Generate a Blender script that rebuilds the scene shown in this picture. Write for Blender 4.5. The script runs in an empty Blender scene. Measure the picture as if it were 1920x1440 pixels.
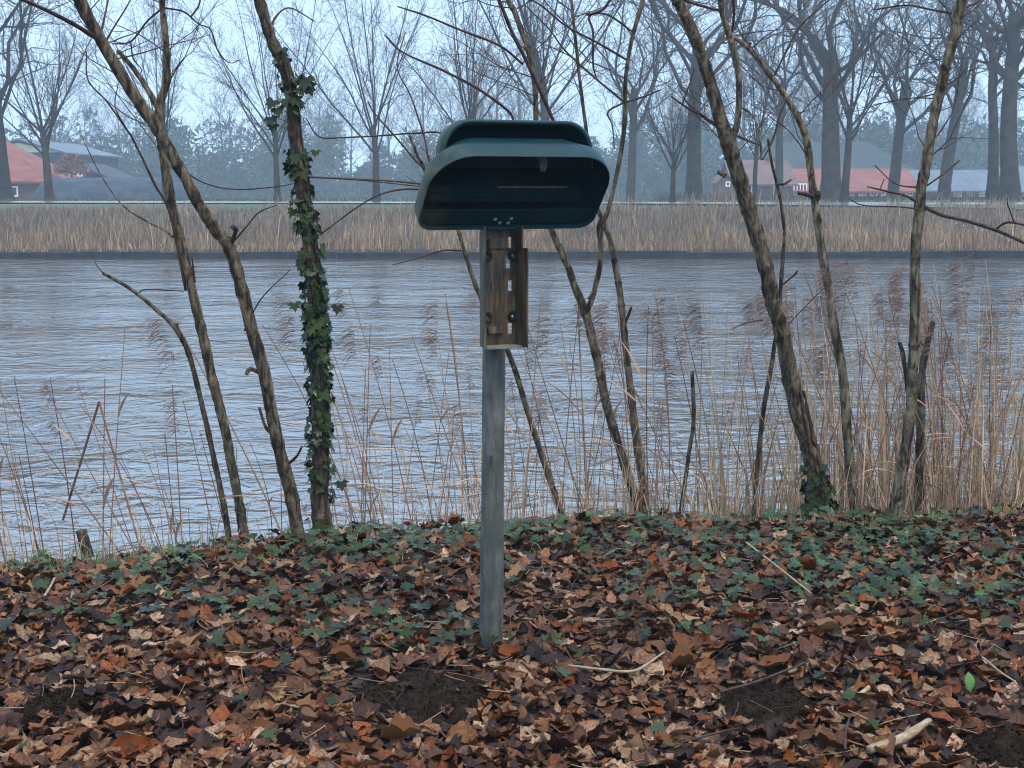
import bpy, bmesh, math, random
import numpy as np
from mathutils import Vector, Matrix, noise as mnoise

# ------------------------------------------------------------------ camera, sky, sun, exposure
scene = bpy.context.scene
COL = scene.collection
FPX = 2600.0            # focal length in pixels of the 1920 x 1440 photograph
ZC = 1.315              # eye height above the foot of the post
PITCH = math.atan((720 - 350) / FPX)
cam_d = bpy.data.cameras.new('camera'); cam = bpy.data.objects.new('camera', cam_d); COL.objects.link(cam)
cam_d.sensor_width = 36; cam_d.lens = FPX / 1920 * 36; cam_d.clip_start = 0.05; cam_d.clip_end = 9000
cam.location = (0, 0, ZC); cam.rotation_euler = (math.pi / 2 - PITCH, 0, 0)
scene.camera = cam

SUN_EL, SUN_AZ = math.radians(62), math.radians(150)
world = bpy.data.worlds.new('World'); scene.world = world; world.use_nodes = True
wn = world.node_tree; wn.nodes.clear()
w_out = wn.nodes.new('ShaderNodeOutputWorld'); w_mix = wn.nodes.new('ShaderNodeMixShader')
w_bg = wn.nodes.new('ShaderNodeBackground'); w_ov = wn.nodes.new('ShaderNodeBackground')
w_sky = wn.nodes.new('ShaderNodeTexSky'); w_sky.sky_type = 'NISHITA'; w_sky.sun_disc = False
w_sky.sun_elevation = SUN_EL; w_sky.sun_rotation = SUN_AZ; w_sky.air_density = 1.0; w_sky.dust_density = 2.0
w_bg.inputs['Strength'].default_value = 0.12
w_ov.inputs['Color'].default_value = (0.86, 1.22, 1.66, 1)       # overcast cloud, standard overcast sky: L = Lz (1 + 2 sin h) / 3
w_tc = wn.nodes.new('ShaderNodeTexCoord'); w_sx = wn.nodes.new('ShaderNodeSeparateXYZ'); w_ma = wn.nodes.new('ShaderNodeMath'); w_mx = wn.nodes.new('ShaderNodeMath')
wn.links.new(w_tc.outputs['Generated'], w_sx.inputs[0]); w_mx.operation = 'MAXIMUM'; w_mx.inputs[1].default_value = 0.0; wn.links.new(w_sx.outputs[2], w_mx.inputs[0])
w_ma.operation = 'MULTIPLY_ADD'; w_ma.inputs[1].default_value = 2 / 3; w_ma.inputs[2].default_value = 1 / 3
wn.links.new(w_mx.outputs[0], w_ma.inputs[0]); wn.links.new(w_ma.outputs[0], w_ov.inputs['Strength'])
w_mix.inputs[0].default_value = 0.85
wn.links.new(w_sky.outputs[0], w_bg.inputs[0])
wn.links.new(w_bg.outputs[0], w_mix.inputs[1]); wn.links.new(w_ov.outputs[0], w_mix.inputs[2])
wn.links.new(w_mix.outputs[0], w_out.inputs[0])

sun_d = bpy.data.lights.new('sun', 'SUN'); sun = bpy.data.objects.new('sun', sun_d); COL.objects.link(sun)
sun_d.energy = 1.5; sun_d.angle = math.radians(15); sun_d.color = (1.0, 0.80, 0.60)
sun.rotation_euler = (math.pi / 2 - SUN_EL, 0, math.pi - SUN_AZ); sun.location = (0, 0, 30)

scene.render.engine = 'CYCLES'
scene.view_settings.view_transform = 'Standard'; scene.view_settings.look = 'None'
scene.view_settings.gamma = 1; scene.view_settings.use_curve_mapping = False
scene.view_settings.exposure = 1.12
scene.cycles.volume_bounces = 2; scene.cycles.filter_width = 1.1

# ------------------------------------------------------------------ helpers
rng = random.Random(7)
nrg = np.random.default_rng(7)
CP, SP = math.cos(PITCH), math.sin(PITCH)

def ray(x, y):
    """photo pixel -> world direction (y component 1)"""
    a, b = (x - 960) / FPX, (720 - y) / FPX
    d = Vector((a, CP + b * SP, -SP + b * CP))
    return d / d.y

def P(x, y, Y):
    """photo pixel at distance Y ahead of the camera"""
    return Vector((0, 0, ZC)) + ray(x, y) * Y

def ground_Y(y, z=0.0):
    d = ray(960, y); return (z - ZC) / d.z

EDGE = [(-400, 1068), (0, 1062), (270, 1036), (400, 1003), (650, 982), (900, 978), (1300, 960), (1920, 950), (2400, 946)]
_ex, _ey = [], []
for _x, _y in EDGE:
    Yg = ground_Y(_y); _ex.append(((_x - 960) / FPX) * Yg); _ey.append(Yg)
_ex, _ey = np.array(_ex), np.array(_ey)
def edge(x): return np.interp(x, _ex, _ey)
WATER = -0.70
FAR = 39.6

def sstep(a, b, x):
    t = np.clip((x - a) / (b - a), 0, 1); return t * t * (3 - 2 * t)

def gz(x, y):
    """height of the terrain (works on arrays)"""
    x = np.asarray(x, float); y = np.asarray(y, float)
    e = edge(x)
    n = 0.012 * np.sin(3.1 * x + 1.3 * y) + 0.010 * np.sin(7.3 * x - 5.1 * y + 1) + 0.008 * np.sin(13 * x + 11 * y + 2)
    z = n * sstep(-1, 1, y) + 0.0
    z = z - 0.05 * sstep(-0.35, 0.0, y - e) - 1.15 * sstep(0.0, 1.5, y - e) * (y < 20)
    far = -1.2 + 0.72 * sstep(FAR + 0.1, FAR + 0.2, y) + 0.75 * sstep(FAR, FAR + 7, y) + 0.42 * sstep(FAR + 5, FAR + 9, y) - 1.0 * sstep(66, 85, y)
    return np.where(y < 20, z, far)

def new_mesh(name, verts, faces, col=None, uv=None, smooth=True):
    """faces: list of (N,k) int arrays"""
    me = bpy.data.meshes.new(name)
    verts = np.asarray(verts, np.float32).reshape(-1, 3)
    if isinstance(faces, np.ndarray): faces = [faces]
    faces = [np.asarray(f, np.int32) for f in faces if len(f)]
    loops = np.concatenate([f.ravel() for f in faces])
    tot = np.concatenate([np.full(len(f), f.shape[1], np.int32) for f in faces])
    start = np.concatenate([[0], np.cumsum(tot)[:-1]]).astype(np.int32)
    me.vertices.add(len(verts)); me.vertices.foreach_set('co', verts.ravel())
    me.loops.add(len(loops)); me.loops.foreach_set('vertex_index', loops)
    me.polygons.add(len(tot)); me.polygons.foreach_set('loop_start', start)
    try: me.polygons.foreach_set('loop_total', tot)
    except Exception: pass
    me.polygons.foreach_set('use_smooth', np.full(len(tot), smooth, bool))
    if col is not None:
        a = me.color_attributes.new('Col', 'FLOAT_COLOR', 'POINT')
        c = np.ones((len(verts), 4), np.float32); c[:, :3] = col
        a.data.foreach_set('color', c.ravel())
    if uv is not None:
        a = me.attributes.new('tuv', 'FLOAT_VECTOR', 'POINT')
        u = np.zeros((len(verts), 3), np.float32); u[:, :2] = uv
        a.data.foreach_set('vector', u.ravel())
    me.update(calc_edges=True); me.validate()
    return me

def link(name, me, mat=None, parent=None, loc=None):
    o = bpy.data.objects.new(name, me); COL.objects.link(o)
    if mat is not None and me is not None and not me.materials: me.materials.append(mat)
    if parent is not None:
        o.parent = parent
        o.matrix_parent_inverse = Matrix.LocRotScale(parent.location, parent.rotation_euler, parent.scale).inverted()
    if loc is not None: o.location = loc
    return o

def tag(o, label=None, cat=None, group=None, kind=None):
    if label: o['label'] = label
    if cat: o['category'] = cat
    if group: o['group'] = group
    if kind: o['kind'] = kind
    return o

def empty(name, loc, label, cat, group=None):
    o = bpy.data.objects.new(name, None); COL.objects.link(o); o.location = loc
    o.empty_display_size = 0.1
    return tag(o, label, cat, group)

class MB:
    """small mesh collector for hand-made parts"""
    def __init__(s): s.v = []; s.f = []
    def add(s, vs, fs):
        n = len(s.v); s.v += [tuple(v) for v in vs]; s.f += [tuple(i + n for i in f) for f in fs]; return s
    def box(s, a, b, M=None):
        (x0, y0, z0), (x1, y1, z1) = a, b
        vs = [Vector(p) for p in ((x0,y0,z0),(x1,y0,z0),(x1,y1,z0),(x0,y1,z0),(x0,y0,z1),(x1,y0,z1),(x1,y1,z1),(x0,y1,z1))]
        if M is not None: vs = [M @ v for v in vs]
        return s.add(vs, [(3,2,1,0),(4,5,6,7),(0,1,5,4),(1,2,6,5),(2,3,7,6),(3,0,4,7)])
    def cyl(s, a, b, r0, r1=None, n=14):
        r1 = r0 if r1 is None else r1
        a, b = Vector(a), Vector(b); t = (b - a).normalized()
        u = t.orthogonal().normalized(); w = t.cross(u)
        vs = []
        for c, r in ((a, r0), (b, r1)):
            for i in range(n):
                g = 2 * math.pi * i / n; vs.append(c + (u * math.cos(g) + w * math.sin(g)) * r)
        fs = [(i, (i + 1) % n, n + (i + 1) % n, n + i) for i in range(n)] + [tuple(range(n))[::-1], tuple(range(n, 2 * n))]
        return s.add(vs, fs)
    def build(s, name, mat, parent=None, smooth=False, bevel=0, M=None):
        me = bpy.data.meshes.new(name)
        me.from_pydata([(M @ Vector(v)) if M is not None else v for v in s.v], [], s.f); me.update()
        bm = bmesh.new(); bm.from_mesh(me); bmesh.ops.recalc_face_normals(bm, faces=bm.faces)
        if bevel: bmesh.ops.bevel(bm, geom=bm.edges[:] , offset=bevel, segments=2, affect='EDGES', clamp_overlap=True)
        bm.to_mesh(me); bm.free()
        for p in me.polygons: p.use_smooth = smooth
        return link(name, me, mat, parent)

def tubes(Pt, R, S, closed=False, cap=True):
    """Pt (M,K,3), R (M,K) -> verts, quads, uv"""
    Pt = np.asarray(Pt, float); R = np.asarray(R, float); M, K, _ = Pt.shape
    T = np.empty_like(Pt); T[:, 1:-1] = Pt[:, 2:] - Pt[:, :-2]; T[:, 0] = Pt[:, 1] - Pt[:, 0]; T[:, -1] = Pt[:, -1] - Pt[:, -2]
    T /= np.linalg.norm(T, axis=2, keepdims=True) + 1e-12
    D = Pt[:, -1] - Pt[:, 0]; D /= np.linalg.norm(D, axis=1, keepdims=True) + 1e-12
    ref = np.where((np.abs(D[:, 2:3]) > 0.5), np.array([[1., 0.15, 0.]]), np.array([[0., 0.1, 1.]]))
    N = ref[:, None, :] - (T * ref[:, None, :]).sum(2, keepdims=True) * T
    N /= np.linalg.norm(N, axis=2, keepdims=True) + 1e-12
    B = np.cross(T, N)
    g = np.linspace(0, 2 * math.pi, S, endpoint=False)
    V = Pt[:, :, None, :] + R[:, :, None, None] * (np.cos(g)[None, None, :, None] * N[:, :, None, :] + np.sin(g)[None, None, :, None] * B[:, :, None, :])
    i = np.arange(M)[:, None, None] * K * S; k = np.arange(K - 1)[None, :, None] * S; s = np.arange(S)[None, None, :]
    s2 = (s + 1) % S
    Q = np.stack([i + k + s, i + k + s2, i + k + S + s2, i + k + S + s], -1).reshape(-1, 4)
    L = np.concatenate([np.zeros((M, 1)), np.cumsum(np.linalg.norm(np.diff(Pt, axis=1), axis=2), axis=1)], 1)
    UV = np.stack([np.broadcast_to(np.cos(g) , (M, K, S)) * 0.5, np.broadcast_to(L[:, :, None], (M, K, S))], -1)
    return V.reshape(-1, 3), Q, UV.reshape(-1, 2)

class Acc:
    def __init__(s): s.v = []; s.q = []; s.c = []; s.n = 0
    def add(s, V, Q, c=None):
        s.v.append(V); s.q.append(np.asarray(Q) + s.n); s.n += len(V)
        if c is not None: s.c.append(np.broadcast_to(np.asarray(c, float), (len(V), 3)))
    def mesh(s, name, smooth=True):
        by = {}
        for q in s.q: by.setdefault(q.shape[1], []).append(q)
        return new_mesh(name, np.concatenate(s.v), [np.concatenate(v) for v in by.values()], np.concatenate(s.c) if s.c else None, smooth=smooth)

def smooth_path(pts, n):
    """Catmull-Rom resample of [(..), ...] by index"""
    p = np.asarray(pts, float); m = len(p)
    q = np.vstack([2 * p[0] - p[1], p, 2 * p[-1] - p[-2]])
    t = np.linspace(0, m - 1, n); i = np.minimum(t.astype(int), m - 2); f = (t - i)[:, None]
    a, b, c, d = q[i], q[i + 1], q[i + 2], q[i + 3]
    return 0.5 * ((2 * b) + (c - a) * f + (2 * a - 5 * b + 4 * c - d) * f ** 2 + (3 * b - a - 3 * c + d) * f ** 3)

# ------------------------------------------------------------------ materials
def nodes(name):
    m = bpy.data.materials.new(name); m.use_nodes = True; nt = m.node_tree
    b = nt.nodes['Principled BSDF']; return m, nt, b

def ramp(nt, fac, stops):
    r = nt.nodes.new('ShaderNodeValToRGB'); e = r.color_ramp.elements
    while len(e) < len(stops): e.new(0.5)
    for el, (p, c) in zip(e, stops): el.position = p; el.color = (*c, 1)
    nt.links.new(fac, r.inputs[0]); return r.outputs[0]

def coords(nt, kind='Object', scale=(1, 1, 1)):
    if kind == 'tuv':
        t = nt.nodes.new('ShaderNodeAttribute'); t.attribute_name = 'tuv'; o = t.outputs['Vector']
    else:
        t = nt.nodes.new('ShaderNodeTexCoord'); o = t.outputs[kind]
    mp = nt.nodes.new('ShaderNodeMapping'); mp.inputs['Scale'].default_value = scale
    nt.links.new(o, mp.inputs[0]); return mp.outputs[0]

def noise(nt, vec, scale, detail=4, rough=0.55, dist=0.0):
    n = nt.nodes.new('ShaderNodeTexNoise'); n.inputs['Scale'].default_value = scale
    n.inputs['Detail'].default_value = detail; n.inputs['Roughness'].default_value = rough; n.inputs['Distortion'].default_value = dist
    nt.links.new(vec, n.inputs['Vector']); return n.outputs[0]

def bump(nt, b, h, dist=0.01, strength=1.0):
    n = nt.nodes.new('ShaderNodeBump'); n.inputs['Distance'].default_value = dist; n.inputs['Strength'].default_value = strength
    nt.links.new(h, n.inputs['Height']); nt.links.new(n.outputs[0], b.inputs['Normal'])

def mixc(nt, fac, a, b, mode='MIX'):
    m = nt.nodes.new('ShaderNodeMix'); m.data_type = 'RGBA'; m.blend_type = mode
    for s, v in ((0, fac), (6, a), (7, b)):
        if isinstance(v, (int, float)): m.inputs[s].default_value = v
        elif isinstance(v, tuple): m.inputs[s].default_value = (*v, 1)
        else: nt.links.new(v, m.inputs[s])
    return m.outputs[2]

def simple(name, c1, c2, scale=8, rough=0.7, kind='Object', stretch=(1, 1, 1), bmp=0.0, spec=0.15, metal=0.0, lo=0.35, hi=0.65):
    m, nt, b = nodes(name)
    v = coords(nt, kind, stretch); n = noise(nt, v, scale)
    nt.links.new(ramp(nt, n, [(lo, c1), (hi, c2)]), b.inputs['Base Color'])
    b.inputs['Roughness'].default_value = rough; b.inputs['Specular IOR Level'].default_value = spec; b.inputs['Metallic'].default_value = metal
    if bmp: bump(nt, b, n, bmp)
    return m

def vcol(name, rough=0.6, var=0.35, scale=60, transl=0.0, spec=0.15):
    """per-piece colour attribute with fine variation"""
    m, nt, b = nodes(name)
    a = nt.nodes.new('ShaderNodeAttribute'); a.attribute_name = 'Col'
    n = noise(nt, coords(nt), scale, 3)
    f = ramp(nt, n, [(0.3, (1 - var,) * 3), (0.7, (1 + var * 0.6,) * 3)])
    c = mixc(nt, 1.0, a.outputs['Color'], f, 'MULTIPLY')
    nt.links.new(c, b.inputs['Base Color'])
    b.inputs['Roughness'].default_value = rough; b.inputs['Specular IOR Level'].default_value = spec
    bump(nt, b, n, 0.002)
    if transl:
        t = nt.nodes.new('ShaderNodeBsdfTranslucent'); nt.links.new(c, t.inputs[0])
        mx = nt.nodes.new('ShaderNodeMixShader'); mx.inputs[0].default_value = transl
        nt.links.new(b.outputs[0], mx.inputs[1]); nt.links.new(t.outputs[0], mx.inputs[2])
        nt.links.new(mx.outputs[0], nt.nodes['Material Output'].inputs[0])
    return m

def bark_mat(name, dark, mid, light, moss=None, sc=48, stretch=0.28):
    m, nt, b = nodes(name)
    v = coords(nt, 'Object', (1, 1, stretch))
    n = noise(nt, v, sc, 5, 0.65, 0.6)
    c = ramp(nt, n, [(0.40, dark), (0.50, mid), (0.62, light)])
    if moss:
        n2 = noise(nt, coords(nt), 7, 4); f = ramp(nt, n2, [(0.55, (0, 0, 0)), (0.75, (0.6, 0.6, 0.6))])
        c = mixc(nt, f, c, moss)
    a = nt.nodes.new('ShaderNodeAttribute'); a.attribute_name = 'Col'
    c = mixc(nt, 1.0, c, a.outputs['Color'], 'MULTIPLY')
    nt.links.new(c, b.inputs['Base Color']); b.inputs['Roughness'].default_value = 0.75; b.inputs['Specular IOR Level'].default_value = 0.15
    bump(nt, b, n, 0.02); return m

M = {}
M['bark'] = bark_mat('elder_bark', (0.018, 0.013, 0.009), (0.075, 0.056, 0.035), (0.165, 0.130, 0.085), (0.070, 0.072, 0.032))
M['bark_dark'] = bark_mat('ivy_trunk_bark', (0.013, 0.010, 0.008), (0.060, 0.046, 0.031), (0.135, 0.108, 0.075), (0.05, 0.053, 0.025))
M['bark_pale'] = bark_mat('pale_bark', (0.026, 0.019, 0.013), (0.11, 0.086, 0.055), (0.225, 0.183, 0.120), (0.095, 0.095, 0.047))
M['twig'] = simple('twig_bark', (0.022, 0.012, 0.011), (0.066, 0.034, 0.028), 30, 0.6)
M['far_bark'] = simple('far_bark', (0.020, 0.017, 0.013), (0.048, 0.042, 0.031), 2.0, 0.85)
M['far_twig'] = simple('far_twig', (0.022, 0.017, 0.015), (0.045, 0.034, 0.028), 1.0, 0.85)
M['wood_mass'] = simple('wood_mass', (0.03, 0.028, 0.024), (0.065, 0.058, 0.048), 0.2, 0.9)
M['needles'] = simple('needles', (0.012, 0.024, 0.016), (0.035, 0.052, 0.032), 0.4, 0.8)
M['leaf'] = vcol('dry_leaf', 0.55, 0.6, 130, 0.10, 0.16)
M['ivy'] = vcol('ivy_leaf', 0.34, 0.45, 50, 0.06, 0.20)
M['reed'] = vcol('dry_reed', 0.6, 0.25, 40, 0.15)
M['plume'] = vcol('reed_plume', 0.8, 0.3, 90, 0.3)
M['grass'] = vcol('grass_blade', 0.5, 0.2, 30, 0.2)
M['far_reed'] = vcol('far_reed', 0.8, 0.3, 3, 0.15)
# ------------------------------------------------------------------ ground, water, far bank, road
def axis(lo, hi, step, out, n):
    a = np.arange(lo, hi, step); g = np.geomspace(step, out, n)
    return np.concatenate([(lo - g)[::-1], a, hi + g])
gx = axis(-4.5, 4.5, 0.10, 2500, 30)
gy = np.concatenate([[-60, -20, -8, -3, -1, 0, 0.8, 1.4], np.arange(1.8, 8.2, 0.08), [9, 14, 19.9, 20.1, 30, FAR - 1, FAR + 0.1, FAR + 0.2],
                     np.arange(FAR + 0.6, 70, 1.2), np.arange(71, 100, 2), np.geomspace(104, 4000, 22)])
X, Y = np.meshgrid(gx, gy); Z = gz(X, Y)
nx, ny = len(gx), len(gy)
idx = (np.arange(ny - 1)[:, None] * nx + np.arange(nx - 1)[None, :]).ravel()
gme = new_mesh('ground', np.stack([X.ravel(), Y.ravel(), Z.ravel()], 1), np.stack([idx, idx + 1, idx + nx + 1, idx + nx], 1))
m, nt, b = nodes('ground')
v = coords(nt); n1 = noise(nt, v, 18, 6, 0.7); n2 = noise(nt, v, 0.35, 4)
soil = ramp(nt, n1, [(0.3, (0.016, 0.011, 0.008)), (0.7, (0.055, 0.038, 0.028))])
field = ramp(nt, n2, [(0.35, (0.050, 0.062, 0.026)), (0.65, (0.085, 0.095, 0.040))])
sep = nt.nodes.new('ShaderNodeSeparateXYZ'); nt.links.new(v, sep.inputs[0])
mr = nt.nodes.new('ShaderNodeMapRange'); mr.inputs[1].default_value = 44; mr.inputs[2].default_value = 50
nt.links.new(sep.outputs[1], mr.inputs[0])
nt.links.new(mixc(nt, mr.outputs[0], soil, field), b.inputs['Base Color']); b.inputs['Roughness'].default_value = 0.9
bump(nt, b, n1, 0.03)
tag(link('ground', gme, m), kind='structure')

# water of the canal, real low ripples near, fine relief in the material
m, nt, b = nodes('water')
b.inputs['Base Color'].default_value = (0.045, 0.034, 0.027, 1); b.inputs['Roughness'].default_value = 0.04; b.inputs['IOR'].default_value = 3.6
v = coords(nt, 'Object', (0.9, 1.1, 1))
n1 = noise(nt, v, 2.4, 3, 0.55, 1.4); n2 = noise(nt, v, 0.7, 2, 0.5, 0.3); n3 = noise(nt, v, 6.5, 2, 0.5, 0.5)
ma = nt.nodes.new('ShaderNodeMath'); ma.operation = 'MULTIPLY_ADD'; ma.inputs[1].default_value = 1.6
nt.links.new(n2, ma.inputs[0]); nt.links.new(n1, ma.inputs[2])
mb = nt.nodes.new('ShaderNodeMath'); mb.operation = 'MULTIPLY_ADD'; mb.inputs[1].default_value = 0.22
nt.links.new(n3, mb.inputs[0]); nt.links.new(ma.outputs[0], mb.inputs[2])
nw = noise(nt, coords(nt, 'Object', (0.10, 0.22, 1)), 1.0, 3, 0.5, 0.4)      # calmer and rougher patches
mw = nt.nodes.new('ShaderNodeMapRange'); mw.inputs[1].default_value = 0.32; mw.inputs[2].default_value = 0.68; mw.inputs[3].default_value = 0.35; mw.inputs[4].default_value = 1.45
nt.links.new(nw, mw.inputs[0]); mm = nt.nodes.new('ShaderNodeMath'); mm.operation = 'MULTIPLY'; nt.links.new(mw.outputs[0], mm.inputs[0]); nt.links.new(mb.outputs[0], mm.inputs[1])
bump(nt, b, mm.outputs[0], 0.044)
wme = new_mesh('water', [(-1500, 3.5, WATER), (1500, 3.5, WATER), (1500, FAR + 0.12, WATER), (-1500, FAR + 0.12, WATER)], np.array([[0, 1, 2, 3]]))
tag(link('water', wme, m), kind='structure')

# dark revetment on the far bank: boards between posts
M['pile'] = simple('wet_revetment', (0.006, 0.008, 0.012), (0.020, 0.022, 0.028), 3, 0.6)
root = empty('revetment', (0, FAR, WATER), 'low dark timber revetment along the far waterline under the reeds', 'revetment')
for i in range(-12, 12):
    x0 = i * 2.5
    MB().box((x0 + 0.01, FAR - 0.03, WATER - 0.4), (x0 + 2.49, FAR + 0.03, WATER + 0.18 + rng.uniform(-0.03, 0.03))).build('board', M['pile'], root, bevel=0.008)
for s in (-1, 1):
    a, bb = sorted((s * 30.05, s * 400))
    MB().box((a, FAR - 0.03, WATER - 0.4), (bb, FAR + 0.03, WATER + 0.20)).build('board', M['pile'], root)

# road on the far bank, wet asphalt
def road_Y(x): return 51.5 - 0.12 * np.clip(x, -40, 40)
m, nt, b = nodes('wet_asphalt')
n1 = noise(nt, coords(nt), 6, 4)
nt.links.new(ramp(nt, n1, [(0.3, (0.07, 0.07, 0.075)), (0.7, (0.12, 0.12, 0.125))]), b.inputs['Base Color'])
b.inputs['Roughness'].default_value = 0.22; b.inputs['Specular IOR Level'].default_value = 0.8
xs = np.concatenate([[-1500, -400, -120], np.linspace(-60, 60, 61), [120, 400, 1500]])
rv = [(x, road_Y(x) + d, gz(x, road_Y(x) + d) + 0.05) for d in (-2.5, 2.5) for x in xs]
k = len(xs); i = np.arange(k - 1)
tag(link('road', new_mesh('road', rv, np.stack([i, i + 1, i + k + 1, i + k], 1)), m), kind='structure')

# ------------------------------------------------------------------ far reeds and grass (one mass)
def blades(px, py, pz, h, w, lean, cols):
    """bent ribbon blades (two quads + tip)"""
    n = len(px); a = nrg.uniform(0, 2 * math.pi, n); la = nrg.uniform(0, 2 * math.pi, n)
    dx, dy = np.cos(a) * w / 2, np.sin(a) * w / 2
    base = np.stack([px, py, pz], 1); off = np.stack([dx, dy, 0 * dx], 1)
    L = np.stack([np.cos(la) * lean, np.sin(la) * lean, 0 * la], 1)
    up = np.array([[0, 0, 1.0]])
    m1 = base + 0.5 * h[:, None] * up + L * 0.3 * h[:, None]; tip = base + h[:, None] * up * (1 - 0.3 * lean[:, None]) + L * h[:, None]
    V = np.stack([base - off, base + off, m1 + off * 0.8, m1 - off * 0.8, tip], 1).reshape(-1, 3)
    i = np.arange(n)[:, None] * 5
    return V, i + np.array([[0, 1, 2, 3]]), i + np.array([[3, 2, 4]]), np.repeat(cols, 5, axis=0)

def pal(n, palette, var=0.15):
    p = np.array(palette); c = p[nrg.integers(0, len(p), n)]
    return c * nrg.uniform(1 - var, 1 + var, (n, 1))

n = 46000
py = FAR + 0.15 + 7.2 * nrg.power(1.0, n); px = nrg.uniform(-24, 24, n) * (py / 46)
clump = np.array([mnoise.noise((x * 0.6, y * 0.6, 0)) for x, y in zip(px, py)])
t = (py - FAR) / 7.0
cl2 = np.array([mnoise.noise((x * 0.22, y * 0.5, 5)) for x, y in zip(px, py)])
h = nrg.uniform(0.25, 0.80, n) * (1 + 0.75 * clump + 0.5 * cl2) * np.where(nrg.random(n) < 0.04, 1.5, 1.0) * np.where(t < 0.25, 0.55 + nrg.uniform(0, .5, n), 1.0) * (1 - 0.55 * t)
cols = pal(n, [(0.225, 0.165, 0.115), (0.18, 0.128, 0.088), (0.29, 0.225, 0.155), (0.135, 0.100, 0.074)], 0.25)
cols *= (1 + 0.35 * cl2 + 0.3 * clump)[:, None]; cols[t < 0.3] *= np.array([1.2, 1.1, 0.96])
h = np.maximum(h, 0.12)
V, Q, T, C = blades(px, py, gz(px, py) - 0.03, h, nrg.uniform(0.012, 0.04, n), nrg.uniform(0.02, 0.35, n), cols)
tag(link('far_reeds', new_mesh('far_reeds', V, [Q, T], C), M['far_reed']), 'tall dry tan reed bed along the far bank of the canal', 'reeds', kind='stuff')

# ragged taller clumps along the top of the reed bank
n = 4200; px = nrg.uniform(-19, 19, n); py = FAR + 4.5 + nrg.uniform(0, 4.2, n)
cl = np.array([mnoise.noise((x * 0.5, y * 0.3, 9)) for x, y in zip(px, py)]) + 0.02 * px; ok = cl > 0.06; px, py, cl = px[ok], py[ok], cl[ok]; n = len(px)
V, Q, T, C = blades(px, py, gz(px, py) - 0.02, nrg.uniform(0.25, 0.75, n) * (0.7 + cl), nrg.uniform(0.012, 0.03, n), nrg.uniform(0.05, 0.4, n), pal(n, [(0.26, 0.18, 0.115), (0.20, 0.135, 0.085), (0.33, 0.25, 0.16)], 0.3))
tag(link('reed_clumps', new_mesh('reed_clumps', V, [Q, T], C), M['far_reed']), 'ragged taller dry reed clumps along the top of the far bank', 'reeds', kind='stuff')
# stems hanging over the revetment
n = 2600; px = nrg.uniform(-17, 17, n); py = np.full(n, FAR + 0.06); a = Acc()
cl = np.array([mnoise.noise((x * 0.9, 3, 0)) for x in px]); ok = cl > -0.12; px, py = px[ok], py[ok]; n = len(px)
V, Q, T, C = blades(px, py, np.full(n, WATER + 0.17), nrg.uniform(0.10, 0.40, n), nrg.uniform(0.012, 0.03, n), nrg.uniform(0.2, 0.9, n), pal(n, [(0.30, 0.21, 0.135), (0.24, 0.16, 0.10), (0.36, 0.27, 0.17)], 0.3))
tag(link('bank_fringe', new_mesh('bank_fringe', V, [Q, T], C), M['far_reed']), 'dry grass hanging over the far revetment', 'grass', kind='stuff')
# verge grass by the road
n = 12000
px = nrg.uniform(-30, 30, n); py = road_Y(px) + np.where(nrg.random(n) < 0.45, -2.6 - nrg.uniform(0, 2, n), 2.6 + nrg.uniform(0, 10, n))
cols = pal(n, [(0.075, 0.10, 0.035), (0.10, 0.11, 0.045), (0.13, 0.11, 0.06)], 0.25)
V, Q, T, C = blades(px, py, gz(px, py) - 0.02, np.where(py < road_Y(px), 0.05, 1.0) * nrg.uniform(0.05, 0.2, n) + 0.02, nrg.uniform(0.02, 0.05, n), nrg.uniform(0.05, 0.5, n), cols)
tag(link('verge_grass', new_mesh('verge_grass', V, [Q, T], C), M['far_reed']), 'short grass on the verges of the far road', 'grass', kind='stuff')

# ------------------------------------------------------------------ bare trees
class Tree:
    def __init__(s, seed): s.r = random.Random(seed); s.lv = {}
    def branch(s, p, d, L, r, lv, prm):
        K = prm['K'][lv]; r1 = r * prm['tap'][lv]; R = s.r
        pts = [p.copy()]; rad = [r]; d = d.normalized()
        for k in range(1, K):
            g = prm['gnarl'][lv]
            d = (d + Vector((R.gauss(0, g), R.gauss(0, g), R.gauss(0, g * 0.8) + prm['up'][lv]))).normalized()
            p = p + d * (L / (K - 1)); pts.append(p.copy()); rad.append(r + (r1 - r) * k / (K - 1))
        s.lv.setdefault(lv, []).append((pts, rad))
        if lv + 1 >= len(prm['K']): return
        for c in range(prm['n'][lv]):
            t = prm['t0'][lv] + (1 - prm['t0'][lv]) * (c + R.uniform(0.1, 0.9)) / prm['n'][lv]
            q = t * (K - 1); i = min(int(q), K - 2); f = q - i
            bp = pts[i].lerp(pts[i + 1], f); tg = (pts[i + 1] - pts[i]).normalized()
            az = R.uniform(0, 2 * math.pi) if lv else 2.4 * c + R.uniform(-0.5, 0.5)
            o = tg.orthogonal().normalized(); o = Matrix.Rotation(az, 3, tg) @ o
            an = math.radians(R.uniform(*prm['ang'][lv]))
            bd = tg * math.cos(an) + o * math.sin(an)
            br = (rad[i] + (rad[i + 1] - rad[i]) * f) * prm['rr'][lv] * R.uniform(0.75, 1.1)
            bl = L * prm['lr'][lv] * R.uniform(0.65, 1.15) * (1.15 - 0.45 * t if lv else 1 - prm.get('cone', 0.35) * (t - prm['t0'][0]))
            s.branch(bp, bd, bl, max(br, prm['rmin']), lv + 1, prm)
    def arrays(s, levels, sides):
        a = Acc()
        for lv in levels:
            if lv in s.lv:
                V, Q, _ = tubes(np.array([[tuple(p) for p in b[0]] for b in s.lv[lv]]), np.array([b[1] for b in s.lv[lv]]), sides[lv]); a.add(V, Q)
        return a

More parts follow.
